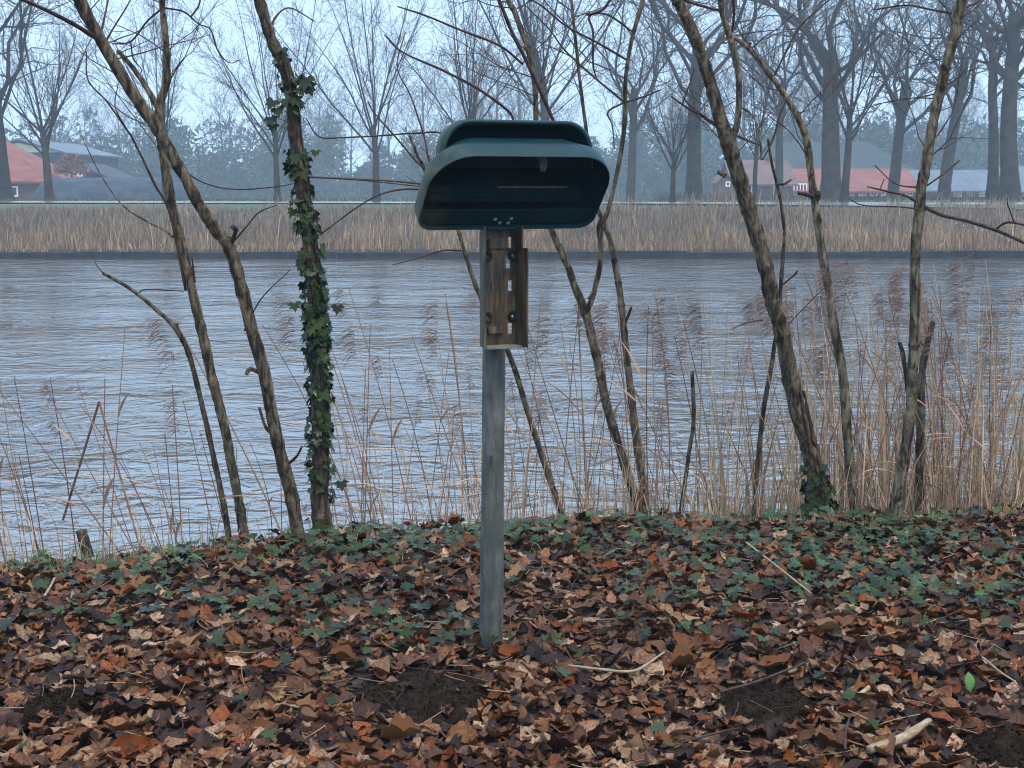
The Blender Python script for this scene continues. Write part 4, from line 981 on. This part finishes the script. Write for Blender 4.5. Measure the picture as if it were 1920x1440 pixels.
# ------------------------------------------------------------------ sticks on the ground
M['pale_wood'] = simple('split_wood', (0.17, 0.12, 0.07), (0.33, 0.25, 0.16), 40, 0.7, stretch=(1, 1, 6))
def stick(px, w, label, mat, name='stick', lift=0.046, col=(1, 1, 1), flat=1.0):
    pts = [G(x, y) + Vector((0, 0, lift)) for x, y in px]
    V, Q, T, C = stem_mesh([tuple(p) for p in pts], [q / FPX * p.y for q, p in zip(w, pts)], 8, False, int(px[0][0]), 0.012)
    V = V.copy(); mz = V[:, 2].mean(); V[:, 2] = mz + (V[:, 2] - mz) * flat if flat != 1 else V[:, 2]
    tag(link(name, new_mesh(name, V, [Q, T], C * np.array(col)), M[mat]), label, name.replace('_', ' '))
stick([(1628, 1442), (1690, 1412), (1742, 1384)], [18, 20, 11], 'pale flat split stick lying on the leaves', 'pale_wood')
stick([(1066, 1272), (1130, 1280), (1190, 1283), (1245, 1242)], [4, 6, 6, 4], 'bent pale dry reed stalk lying before the post', 'pale_wood', 'reed_piece')
stick([(1350, 1335), (1420, 1310), (1515, 1287)], [5, 6, 4], 'thin dark twig lying across the smaller molehill', 'twig', 'fallen_twig')
stick([(1583, 1442), (1584, 1410), (1592, 1378)], [6, 6, 4], 'short dark twig pointing up the slope beside the pale stick', 'twig', 'fallen_twig')
stick([(1576, 1336), (1605, 1342), (1628, 1332)], [8, 9, 9], 'short pale reed stub among leaves near the smaller molehill', 'pale_wood', 'reed_piece')
stick([(1180, 1128), (1196, 1122)], [8, 6], 'short dark stick end right of the post', 'twig', 'fallen_twig')
stick([(1398, 1062), (1460, 1100), (1520, 1146)], [3.5, 4, 3], 'long pale grass stalk lying across the ivy', 'pale_wood', 'grass_stalk', 0.06)
stick([(1840, 1262), (1872, 1290), (1900, 1308)], [4, 4, 3], 'thin pale twig among leaves below the ivy patch', 'pale_wood', 'fallen_twig', 0.04)
stick([(86, 1152), (95, 1130), (104, 1110)], [5, 5, 4], 'thin pale twig sticking out of leaves near the ivy strip', 'pale_wood', 'fallen_twig', 0.05)
stick([(1280, 1425), (1340, 1405), (1385, 1400)], [4, 5, 4], 'thin dark twig below the smaller molehill', 'twig', 'fallen_twig')
# one fresh green leaf standing in the litter
V, T = leaf_shape('beech', 91); c = G(1818, 1305)
o = link('green_leaf', new_mesh('green_leaf', V * np.array([0.8, 1, 0.5]), T, np.repeat([[0.09, 0.20, 0.05]], len(V), axis=0)), M['ivy'])
o.matrix_world = Matrix.LocRotScale(c + Vector((0, 0, 0.04)), Matrix.Rotation(1.1, 3, 'X').to_quaternion(), Vector((0.055,) * 3)); tag(o, 'single fresh green leaf standing up in the brown leaves', 'leaf')
# ------------------------------------------------------------------ reeds on the near bank
REEDCOL = [(0.33, 0.20, 0.125), (0.25, 0.14, 0.095), (0.42, 0.30, 0.19), (0.20, 0.105, 0.078)]
def ribbon(p0, d, L, w, droop, col, acc, K=6):
    p = Vector(p0); d = Vector(d).normalized(); side = d.cross(Vector((0, 0, 1))); side = side.normalized() if side.length > 1e-3 else Vector((1, 0, 0))
    V = []
    for k in range(K):
        t = k / (K - 1); ww = w * (0.35 + 1.3 * t if t < 0.5 else 2.0 * (1 - t)) * 0.5 + 0.0004
        V += [tuple(p - side * ww), tuple(p + side * ww)]; d = (d + Vector((0, 0, -droop / K))).normalized(); p = p + d * (L / (K - 1))
    acc.add(np.array(V), np.array([(2*k, 2*k+1, 2*k+3, 2*k+2) for k in range(K - 1)]), col)

def reed_variant(seed, plume, nleaf):
    r = random.Random(seed); col = np.array(REEDCOL[r.randrange(4)])
    K = 9; bx, by = r.uniform(-.17, .10), r.uniform(-.06, .06); pts = [(bx * (k / 8) ** 2, by * (k / 8) ** 2, k / 8) for k in range(K)]
    V, Q, _ = tubes(np.array([pts]), np.linspace(0.0030, 0.0014, K)[None], 5); out = {'stem': (Acc(), 'reed')}
    out['stem'][0].add(V, Q, col)
    tp = Vector(pts[-1])
    if nleaf:
        lf = []
        for i in range(nleaf):
            a = Acc(); h = r.uniform(0.3, 0.85); g = r.uniform(0, 6.28)
            ribbon((bx * h * h, by * h * h, h), (math.cos(g) * 0.8, math.sin(g) * 0.35, r.uniform(0.3, 1.1)), r.uniform(0.14, 0.30), r.uniform(0.008, 0.016), r.uniform(0.4, 2.4), np.array(REEDCOL[r.choice((0, 2, 2, 1))]) * r.uniform(0.9, 1.2), a)
            lf.append(a)
        out['leaf'] = (lf, 'reed')
    if plume:
        a = Acc(); dr = r.choice((-1, -1, -1, 1)); P3, R3 = [], []
        for i in range(30):
            t = r.uniform(-0.11, 0.01); p = tp + Vector((bx * 0.3, 0, t)); d = Vector((dr * r.uniform(0.15, 1.0), r.gauss(0, 0.35), r.uniform(0.2, 0.9))).normalized(); q = [tuple(p)]
            L = r.uniform(0.035, 0.075)
            for k in range(4): d = (d + Vector((dr * 0.12, 0, -0.42))).normalized(); p = p + d * (L / 4); q.append(tuple(p))
            P3.append(q); R3.append([0.0006, 0.0009, 0.0010, 0.0007, 0.0003])
        V, Q, _ = tubes(np.array(P3), np.array(R3), 3); a.add(V, Q, np.array((0.20, 0.125, 0.10)) * r.uniform(0.8, 1.25)); out['plume'] = (a, 'plume')
    return out
RV = []
for i in range(14):
    v = reed_variant(900 + i, i % 2 == 0, (0, 1, 2, 1, 0, 2, 1)[i % 7]); parts = []
    for nm, (a, mt) in v.items():
        for q in (a if isinstance(a, list) else [a]):
            me = q.mesh(nm); me.materials.append(M[mt]); parts.append((nm, me))
    RV.append(parts)
PLUMED = [i for i in range(14) if i % 2 == 0]; BARE = [i for i in range(14) if i % 2]

def place_reed(xb, Yd, xt, yt, variant):
    z0 = float(gz((xb - 960) / FPX * Yd, Yd)) - 0.03
    base = Vector(((xb - 960) / FPX * Yd, Yd, z0)); tipp = P(xt, yt, Yd + rng.uniform(-0.25, 0.25)); v = tipp - base; h = v.length
    has = any(n == 'plume' for n, _ in RV[variant])
    root = empty('reed', base, 'dry plumed reed stalk standing at the near water edge' if has else 'dry bare reed stalk standing at the near water edge', 'reed', 'plumed reeds on the near bank' if has else 'bare reed stalks on the near bank')
    q = Vector((0, 0, 1)).rotation_difference(v.normalized()); root.rotation_mode = 'QUATERNION'; root.rotation_quaternion = q
    s = h; root.scale = (max(s, 0.8), max(s, 0.8), s)
    for nm, me in RV[variant]:
        o = bpy.data.objects.new(nm, me); COL.objects.link(o); o.parent = root
    return root
def eY(px): # edge distance under a pixel column
    Yd = 5.3
    for _ in range(4): Yd = float(edge((px - 960) / FPX * Yd))
    return Yd
cnt = 0
zones = [(1480, 1925, 128, 490, 880, 0.5), (940, 1480, 76, 560, 900, 0.5), (620, 930, 40, 560, 900, 0.5), (-10, 540, 34, 690, 960, 0.15)]
for x0, x1, n, ya, yb, pl in zones:
    for i in range(n):
        xb = rng.uniform(x0, x1); Yd = eY(xb) + rng.uniform(0.12, 1.1)
        if x1 > 1900: xb = x0 + (x1 - x0) * rng.random() ** 0.75
        yt = ya + (yb - ya) * rng.random() ** 1.3; ln = rng.gauss(-35 if x0 > 500 else -60, 65) * (1000 - yt) / 400
        place_reed(xb, Yd, xb + ln, yt, rng.choice(PLUMED) if rng.random() < pl and yt < 800 else rng.choice(BARE))
# hand-placed leading reeds
for xb, xt, yt, v in [(775, 690, 535, 0), (860, 795, 700, 2), (905, 840, 690, 6), (640, 560, 575, 8), (250, 75, 725, 10), (265, 0, 725, 1), (30, 0, 690, 3), (270, 186, 755, 5), (180, 228, 615, 9), (1330, 1320, 545, 12), (1500, 1430, 560, 4)]:
    place_reed(xb, eY(xb) + rng.uniform(0.1, 0.5), xt, yt, v)

# broken reed bent over at the left
pk = P(186, 753, 5.5); root = empty('broken_reed', P(270, 1030, 5.5), 'broken reed with its top snapped over, beside the sawn-off stake', 'reed')
b0 = P(272, 1060, 5.5); P3 = [[tuple(b0.lerp(pk, k / 5)) for k in range(6)]]
V, Q, _ = tubes(np.array(P3), np.full((1, 6), 0.0042), 6); link('stem', new_mesh('stem', V, Q, np.tile([[0.26, 0.16, 0.10]], (len(V), 1))), M['reed'], root)
e0 = P(118, 975, 5.45); V, Q, _ = tubes(np.array([[tuple(pk.lerp(e0, k / 5)) for k in range(6)]]), np.full((1, 6), 0.0048), 6); link('snapped_top', new_mesh('snapped_top', V, Q, np.tile([[0.13, 0.065, 0.05]], (len(V), 1))), M['reed'], root)
for a_, b_ in (((142, 870), (82, 930)), ((138, 905), (78, 962)), ((150, 845), (95, 892))):
    ac = Acc(); p0 = P(*a_, 5.44); p1 = P(*b_, 5.40); ribbon(p0, p1 - p0, (p1 - p0).length, 0.014, 0.3, (0.15, 0.075, 0.055), ac); link('leaf', ac.mesh('leaf'), M['reed'], root)

# the uncountable rest: stubble of reed, dead grass at the edge, green grass
def fringe(n, x0, x1, lo, hi, hmin, hmax, wmin, wmax, lmax, palette, bias=1.0):
    x = x0 + (x1 - x0) * nrg.random(n) ** bias; Yd = np.array([eY(q) for q in x]) + nrg.uniform(lo, hi, n); wx = (x - 960) / FPX * Yd
    return blades(wx, Yd, gz(wx, Yd) - 0.01, nrg.uniform(hmin, hmax, n), nrg.uniform(wmin, wmax, n), nrg.uniform(0.05, lmax, n), pal(n, palette, 0.25))
def mass(name, label, cat, sets, mat):
    a = Acc()
    for V, Q, T, C in sets:
        n0 = a.n; a.add(V, Q, C); a.q.append(T + n0)
    tag(link(name, a.mesh(name), M[mat]), label, cat, kind='stuff')
STRAW = [(0.40, 0.29, 0.18), (0.32, 0.21, 0.13), (0.48, 0.37, 0.24), (0.26, 0.155, 0.11)]
mass('reed_stubble', 'tangled low dead reed and straw along the near waterline', 'reeds',
     [fringe(760, 620, 2350, 0.1, 1.1, 0.25, 0.8, 0.003, 0.007, 0.35, STRAW, 0.6), fringe(690, 1330, 2350, 0.2, 1.1, 0.7, 1.35, 0.004, 0.007, 0.16, STRAW, 0.7), fringe(260, 1330, 2350, 0.2, 1.0, 0.5, 1.1, 0.010, 0.018, 0.5, STRAW, 0.7), fringe(2300, 880, 2350, -0.02, 0.5, 0.10, 0.42, 0.002, 0.004, 0.9, STRAW, 0.7), fringe(690, -380, 900, -0.02, 0.5, 0.08, 0.36, 0.002, 0.004, 0.9, STRAW)], 'reed')
mass('bank_grass', 'thin green and straw grass blades at the edge of the bank', 'grass',
     [fringe(690, -380, 420, -0.1, 0.12, 0.04, 0.14, 0.002, 0.004, 0.7, [(0.10, 0.16, 0.05), (0.16, 0.20, 0.08), (0.30, 0.25, 0.14)]),
      fringe(1200, 650, 2350, -0.35, 0.05, 0.03, 0.12, 0.0015, 0.003, 1.0, [(0.11, 0.15, 0.05), (0.30, 0.26, 0.15), (0.22, 0.18, 0.10)]),
      fringe(260, 980, 1560, -1.2, -0.3, 0.03, 0.09, 0.0015, 0.003, 1.2, [(0.12, 0.14, 0.05), (0.32, 0.28, 0.16), (0.22, 0.18, 0.10)])], 'grass')

# ------------------------------------------------------------------ the post with bracket and hood
S = 3.88 / FPX                                 # metres per photo pixel at the post
foot = G(921, 1203); YP = 3.88
stand = empty('litter_bin_stand', (foot.x, foot.y, 0), 'grey post carrying a rusty bracket and dark green hood of a missing litter bin', 'litter bin')
# pole: galvanised tube, slightly leaning
m, nt, b = nodes('weathered_zinc'); v = coords(nt, 'Object', (1, 1, 0.18)); n1 = noise(nt, v, 60, 5, 0.6); n2 = noise(nt, coords(nt), 9, 5, 0.65)
c = ramp(nt, n1, [(0.36, (0.048, 0.051, 0.045)), (0.62, (0.130, 0.130, 0.116))]); f = ramp(nt, n2, [(0.42, (0, 0, 0)), (0.62, (1, 1, 1))])
c = mixc(nt, f, c, (0.05, 0.058, 0.045)); nt.links.new(c, b.inputs['Base Color']); b.inputs['Roughness'].default_value = 0.6; b.inputs['Metallic'].default_value = 0.15; bump(nt, b, n2, 0.004); M['zinc'] = m
r_ = np.random.default_rng(3); K = 70; sd = 28
top_c = P(928, 440, YP + 0.005); bot_c = P(921, 1215, YP)
ts = np.linspace(0, 1, K); ctr = np.array([tuple(bot_c.lerp(top_c, t)) for t in ts])
ctr[0, 2] = -0.12
rad = np.full(K, 21.8 * S) + np.where(ts < 0.30, 1.0 * S, 0)
V, Q, _ = tubes(ctr[None], rad[None], sd)
link('pole', new_mesh('pole', V, Q, np.ones((len(V), 3))), M['zinc'], stand)
MB().box((bot_c.x - 0.002, YP - 22.3 * S, P(0, 868, YP).z), (bot_c.x + 0.004, YP - 20.6 * S, P(0, 850, YP).z)).build('slot_mark', M['darkboard'], stand)

YAW = math.radians(22.8); ALF = math.radians(42)
# rusty channel bracket, open towards the front
m, nt, b = nodes('rusty_steel'); v = coords(nt, 'Object', (1, 1, 0.16)); n1 = noise(nt, v, 42, 5, 0.65); n2 = noise(nt, coords(nt), 22, 6, 0.7)
c = ramp(nt, n1, [(0.36, (0.022, 0.018, 0.014)), (0.48, (0.065, 0.048, 0.030)), (0.58, (0.15, 0.10, 0.048)), (0.68, (0.26, 0.105, 0.028))])
c = mixc(nt, ramp(nt, n2, [(0.45, (0, 0, 0)), (0.7, (0.75, 0.75, 0.75))]), c, (0.035, 0.030, 0.026)); nt.links.new(c, b.inputs['Base Color'])
b.inputs['Roughness'].default_value = 0.55; b.inputs['Metallic'].default_value = 0.25; bump(nt, b, n2, 0.003); M['rust'] = m
M['steel_edge'] = simple('pale_steel_edge', (0.16, 0.15, 0.13), (0.26, 0.24, 0.20), 50, 0.5, metal=0.3)
M['dark_steel'] = simple('dark_recess_steel', (0.012, 0.011, 0.010), (0.03, 0.026, 0.022), 40, 0.6)
cy = math.cos(YAW)
BR = Matrix.Translation(P(935, 648, YP - 0.052)) @ Matrix.Rotation(YAW, 4, 'Z')        # origin: bottom centre of the back plate
W2 = 34 * S; HB = 222 * S
def plate(loops, th):
    """flat sheet in local xz with holes, thickness th towards +y"""
    bm = bmesh.new(); edges = []
    for lp in loops:
        vs = [bm.verts.new((x, 0, z)) for x, z in lp]
        edges += [bm.edges.new((vs[i], vs[(i + 1) % len(vs)])) for i in range(len(vs))]
    bmesh.ops.triangle_fill(bm, use_beauty=True, use_dissolve=False, edges=edges)
    ex = bmesh.ops.extrude_face_region(bm, geom=bm.faces[:])
    for q in ex['geom']:
        if isinstance(q, bmesh.types.BMVert): q.co.y += th
    bmesh.ops.recalc_face_normals(bm, faces=bm.faces); me = bpy.data.meshes.new('plate'); bm.to_mesh(me); bm.free(); return me
def rect(cx, cz, w, h): return [(cx - w/2, cz - h/2), (cx + w/2, cz - h/2), (cx + w/2, cz + h/2), (cx - w/2, cz + h/2)]
def circ(cx, cz, r, n=14): return [(cx + r * math.cos(2*math.pi*i/n), cz + r * math.sin(2*math.pi*i/n)) for i in range(n)]
def lx(px): return (px - 935) / cy * S
def lz(py): return (648 - py) * S
loops = [rect(0, HB / 2, 2 * W2, HB)]
loops += [rect(lx(956), lz(537), 8 * S, 20 * S), rect(lx(956), lz(617), 9 * S, 20 * S), rect(lx(950), lz(493), 14 * S, 24 * S), rect(lx(956), lz(457), 7 * S, 20 * S), rect(lx(920), lz(537), 9 * S, 18 * S)]
BOLT = [(914, 482), (961, 481), (914, 595), (961, 594)]
loops += [circ(lx(a), lz(c_), 2.6 * S) for a, c_ in BOLT]
me = plate(loops, 0.004); me.transform(BR); bracket = link('bracket', me, M['rust'], stand)
def bpart(mb, name, mat, bevel=0.0, par=None): return mb.build(name, M[mat], par or bracket, M=BR, bevel=bevel)
for sx, d in ((-1, 0.034), (1, 0.082)):
    x = sx * W2; zt = HB if sx < 0 else lz(466)
    bpart(MB().box((min(x, x + sx * 0.004), -d, 0), (max(x, x + sx * 0.004), 0.004, zt)), 'flange', 'rust', 0.001)
bpart(MB().box((W2, -0.045, lz(466)), (W2 + 0.004, 0.004, HB)), 'flange', 'rust', 0.001)
bpart(MB().box((-W2, -0.050, -0.004), (W2 + 0.004, 0.002, 0.0025)), 'bottom_flange', 'steel_edge', 0.001)  # bottom flange in a paler tone than the rusty sides
for i, (a, c_) in enumerate(BOLT):       # dished rings round the bolt holes
    n = 20; V = []; F = []
    for k in range(n):
        g = 2 * math.pi * k / n
        for r, y in ((11 * S, -0.001), (9.5 * S, -0.005), (6 * S, -0.0045), (2.8 * S, -0.001)): V.append((lx(a) + r * math.cos(g), y, lz(c_) + r * math.sin(g)))
    for k in range(n):
        for j in range(3): F.append((k*4 + j, ((k+1) % n)*4 + j, ((k+1) % n)*4 + j + 1, k*4 + j + 1))
    bpart(MB().add(V, F), 'bolt_recess', 'dark_steel')
for px_, py_, w_, h_ in ((933, 459, 40, 20), (928, 618, 30, 16)):
    mb = MB().box((lx(px_) - w_/2*S, -0.010, lz(py_) - h_/2*S), (lx(px_) + w_/2*S, 0, lz(py_) + h_/2*S)); bpart(mb, 'strap_bridge', 'rust', 0.003)
for q in (-0.012, 0.012):   # pressed ribs
    bpart(MB().cyl((q, 0.0005, 0.02), (q, 0.0005, HB - 0.07), 0.003, n=8), 'rib', 'rust')
# clamp bands round the pole
for py_ in (470, 622):
    n = 24; V = []; F = []; cc = P(926, py_, YP)
    for k in range(n):
        g = 2 * math.pi * k / n
        for z in (-0.012, 0.012):
            for r in (22.5 * S, 25 * S): V.append((cc.x + r * math.cos(g), YP + r * math.sin(g), cc.z + z))
    for k in range(n):
        a, e = k * 4, ((k + 1) % n) * 4
        F += [(a, e, e + 1, a + 1), (a + 2, a + 3, e + 3, e + 2), (a + 1, e + 1, e + 3, a + 3), (a, a + 2, e + 2, e)]
    MB().add(V, F).build('clamp_band', M['dark_steel'], bracket)

# hood: dish-shaped shell whose opening looks down and forward
m, nt, b = nodes('green_paint'); tc = coords(nt); n1 = noise(nt, tc, 5, 6, 0.65); n2 = noise(nt, tc, 90, 4, 0.6)
c = ramp(nt, n1, [(0.35, (0.002, 0.019, 0.026)), (0.65, (0.004, 0.027, 0.035))])
sep = nt.nodes.new('ShaderNodeSeparateXYZ'); tl = nt.nodes.new('ShaderNodeTexCoord'); nt.links.new(tl.outputs['Object'], sep.inputs[0])
mr = nt.nodes.new('ShaderNodeMapRange'); mr.inputs[1].default_value = -0.16; mr.inputs[2].default_value = -0.26; nt.links.new(sep.outputs[0], mr.inputs[0])
mu = nt.nodes.new('ShaderNodeMath'); mu.operation = 'MULTIPLY'; nt.links.new(mr.outputs[0], mu.inputs[0]); nt.links.new(ramp(nt, noise(nt, tc, 14, 6, 0.7), [(0.35, (0.1, 0.1, 0.1)), (0.6, (1, 1, 1))]), mu.inputs[1])
c = mixc(nt, mu.outputs[0], c, (0.075, 0.078, 0.034))          # algae on the weather side
nt.links.new(c, b.inputs['Base Color']); b.inputs['Roughness'].default_value = 0.5; b.inputs['Specular IOR Level'].default_value = 0.2; bump(nt, b, n2, 0.002); M['green'] = m
HM = Matrix.Translation(P(948, 431, YP - 0.075)) @ Matrix.Rotation(YAW, 4, 'Z')
ca, sa = math.cos(ALF), math.sin(ALF)
def hood_pt(u, w, d): return Vector((u, -w * sa + d * ca, w * ca + d * sa)) * S
HW, HH = 174.0, 175.0
def outline(inset=0.0, n=12, sx=1.0):
    rt, rb = 72, 30; hw, z0, z1 = HW - inset, inset, HH - inset; pts = []
    for cx, cz, r, a0 in ((hw - rb, z0 + rb, rb, -90), (hw - rt, z1 - rt, rt, 0), (-hw + rt, z1 - rt, rt, 90), (-hw + rb, z0 + rb, rb, 180)):
        for k in range(n + 1): g = math.radians(a0 + 90 * k / n); pts.append((cx * sx + r * math.cos(g), cz + r * math.sin(g)))
    return pts
def ring_mesh(rings, close_last=True):
    V = []; F = []; n = len(rings[0])
    for r in rings: V += [tuple(p) for p in r]
    for i in range(len(rings) - 1):
        for k in range(n): F.append((i*n + k, i*n + (k+1) % n, (i+1)*n + (k+1) % n, (i+1)*n + k))
    if close_last: F.append(tuple(range((len(rings)-1)*n, len(rings)*n)))
    return V, F
def lv(inset, d): return [hood_pt(u, w, d) for u, w in outline(inset)]
def lvs(sc, d): return [hood_pt(u * sc, 87 + (w - 87) * sc, d) for u, w in outline(2.5)]
rings = [lvs(0.30, 93), lvs(0.58, 86), lvs(0.80, 68), lvs(0.92, 48), lv(3.5, 34), lv(2.6, 30), lv(2.6, 2), lv(2.0, 0.4), lv(1.2, 0), lv(0.5, 1), lv(0, 3), lv(0, 32), lv(1.5, 36), lvs(0.925, 50), lvs(0.80, 72), lvs(0.60, 91), lvs(0.30, 98)]
V, F = ring_mesh(rings, False); nn = len(rings[0]); F.append(tuple(range(nn))[::-1]); F.append(tuple(range((len(rings)-1)*nn, len(rings)*nn)))
me = bpy.data.meshes.new('hood'); me.from_pydata(V, [], F); me.update()
bm = bmesh.new(); bm.from_mesh(me); bmesh.ops.recalc_face_normals(bm, faces=bm.faces); bm.to_mesh(me); bm.free()
for p in me.polygons: p.use_smooth = len(p.vertices) < 5
hood = link('hood', me, M['green']); hood.parent = stand
hood.matrix_local = Matrix.Translation(stand.location).inverted() @ HM
def hpart(mb, name, mat, smooth=False, bevel=0.0):
    o = mb.build(name, M[mat], None, smooth, bevel); o.parent = hood; return o
# raised cap with its front slot
def arch(hw, z0, z1, y, r, n=10):
    pts = [(-hw, y, z0)] + [(-hw + r - r * math.cos(math.radians(90 * k / n)), y, z1 - r + r * math.sin(math.radians(90 * k / n))) for k in range(n + 1)]
    pts += [(hw - r + r * math.sin(math.radians(90 * k / n)), y, z1 - r + r * math.cos(math.radians(90 * k / n))) for k in range(n + 1)] + [(hw, y, z0)]
    return [Vector(p) * S for p in pts]
CZ0, CZ1 = 112, 195
secs = [arch(130, CZ0, CZ1 - 12, -14, 44), arch(137, CZ0, CZ1 - 9, -58, 50), arch(139, CZ0, CZ1 - 7.5, -64, 51), arch(142.5, CZ0, CZ1 - 3, -65, 52), arch(146, CZ0, CZ1, -60, 52), arch(145, CZ0, CZ1, -40, 52), arch(141, CZ0, CZ1 - 3, -20, 50), arch(132, CZ0, CZ1 - 10, -8, 46)]
V = []; F = []; n = len(secs[0])
for s_ in secs: V += s_
for i in range(len(secs) - 1):
    for k in range(n - 1): F.append((i*n + k, i*n + k + 1, (i+1)*n + k + 1, (i+1)*n + k))
F.append(tuple(range(n))[::-1]); F.append(tuple(range((len(secs)-1)*n, len(secs)*n)))
hpart(MB().add(V, F), 'cap', 'green', True)
# lower lip flange with its screws, inner ledge, knob and rusty edge
fl = [(-166, 7), (166, 7), (172, 40), (-172, 40)]
V = [hood_pt(u, w, d) for d in (9, 13) for u, w in fl]
hpart(MB().add(V, [(0,1,2,3),(7,6,5,4),(0,4,5,1),(1,5,6,2),(2,6,7,3),(3,7,4,0)]), 'lower_lip', 'green')
V = [hood_pt(u, w, d) for d in (24, 50) for u, w in ((-160, 44), (150, 44), (146, 66), (-156, 66))]
hpart(MB().add(V, [(0,1,2,3),(7,6,5,4),(0,4,5,1),(1,5,6,2),(2,6,7,3),(3,7,4,0)]), 'inner_ledge', 'green', False, 0.004)
M['screw'] = simple('screw_zinc', (0.28, 0.30, 0.30), (0.42, 0.44, 0.44), 30, 0.4, metal=0.5)
for px_, py_ in ((930, 417), (938, 424), (953, 424), (959, 416)):
    w = (431 - py_) / ca; u = (px_ - 946 - w * sa * math.sin(YAW)) / cy; c0 = hood_pt(u, w, 8.6)
    n = 14; V = []; F = []; e1 = Vector((1, 0, 0)); e2 = Vector((0, -sa, ca)); nd = Vector((0, -ca, -sa))
    for k in range(n):
        g = 2 * math.pi * k / n; di = e1 * math.cos(g) + e2 * math.sin(g)
        for r, h in ((3.4, 0), (3.0, 1.2), (1.6, 1.2), (1.2, 0.3)): V.append(c0 + di * r * S + nd * h * S)
    for k in range(n):
        for j in range(3): F.append((k*4+j, ((k+1)%n)*4+j, ((k+1)%n)*4+j+1, k*4+j+1))
    F.append(tuple(k*4+3 for k in range(n))); hpart(MB().add(V, F), 'screw', 'screw')
M['rust_edge'] = simple('rust_orange', (0.16, 0.07, 0.03), (0.30, 0.14, 0.06), 30, 0.7)
hpart(MB().cyl(hood_pt(-22, 68, 40), hood_pt(112, 68, 40), 1.6 * S, n=8), 'rusty_rod', 'rust_edge', True)
hpart(MB().cyl(hood_pt(112, 68, 40), hood_pt(120, 65, 44), 1.6 * S, 1.0 * S, n=8), 'rusty_rod', 'rust_edge', True)
M['knob'] = simple('grey_plastic', (0.16, 0.16, 0.14), (0.24, 0.24, 0.21), 30, 0.5)
V = [hood_pt(61 + x, w, d) for (w, d, h) in ((126, 80, 8.5), (106, 52, 7.0), (101, 48, 5.0)) for x, w, d in ((-h, w - h * .6, d), (h, w - h * .6, d), (h, w + h * .6, d), (-h, w + h * .6, d))]
hpart(MB().add(V, [(0,1,2,3),(11,10,9,8)] + [(j*4+i, j*4+(i+1)%4, j*4+4+(i+1)%4, j*4+4+i) for j in (0, 1) for i in range(4)]), 'catch', 'knob', False, 0.001)

# raindrops hanging from the right-hand twig
m, nt, b = nodes('water_drop'); b.inputs['Base Color'].default_value = (0.85, 0.9, 0.95, 1); b.inputs['Roughness'].default_value = 0.02; b.inputs['IOR'].default_value = 1.33; b.inputs['Transmission Weight'].default_value = 0.9
bmx = bmesh.new(); bmesh.ops.create_icosphere(bmx, subdivisions=1, radius=1); me = bpy.data.meshes.new('water_drop'); bmx.to_mesh(me); bmx.free(); me.materials.append(m)
for p in me.polygons: p.use_smooth = True
for px_, py_ in ((1750, 405), (1793, 416), (1807, 420), (1830, 425), (1842, 429), (1878, 440), (1892, 448), (1659, 362)):
    t = (px_ - 1733) / 200; o = bpy.data.objects.new('raindrop', me); COL.objects.link(o); o.parent = S9.root; Yd = 5.28 - 0.3 * max(t, 0)
    o.matrix_local = Matrix.Translation(S9.root.location).inverted() @ Matrix.LocRotScale(P(px_, py_ + 2, Yd), None, Vector((0.0026, 0.0026, 0.0036)))

# ------------------------------------------------------------------ haze in the air
hz = MB().box((-2700, -110, -2.5), (2700, 4200, 24)).build('haze', None)
m = bpy.data.materials.new('haze'); m.use_nodes = True; nt = m.node_tree; nt.nodes.clear()
o_ = nt.nodes.new('ShaderNodeOutputMaterial'); pv = nt.nodes.new('ShaderNodeVolumePrincipled')
pv.inputs['Color'].default_value = (0.72, 0.87, 1.0, 1); pv.inputs['Density'].default_value = 0.0014; pv.inputs['Anisotropy'].default_value = 0.0
nt.links.new(pv.outputs[0], o_.inputs['Volume']); hz.data.materials.append(m)
tag(hz, 'thin blue winter haze filling the air over the canal', 'haze', kind='stuff')
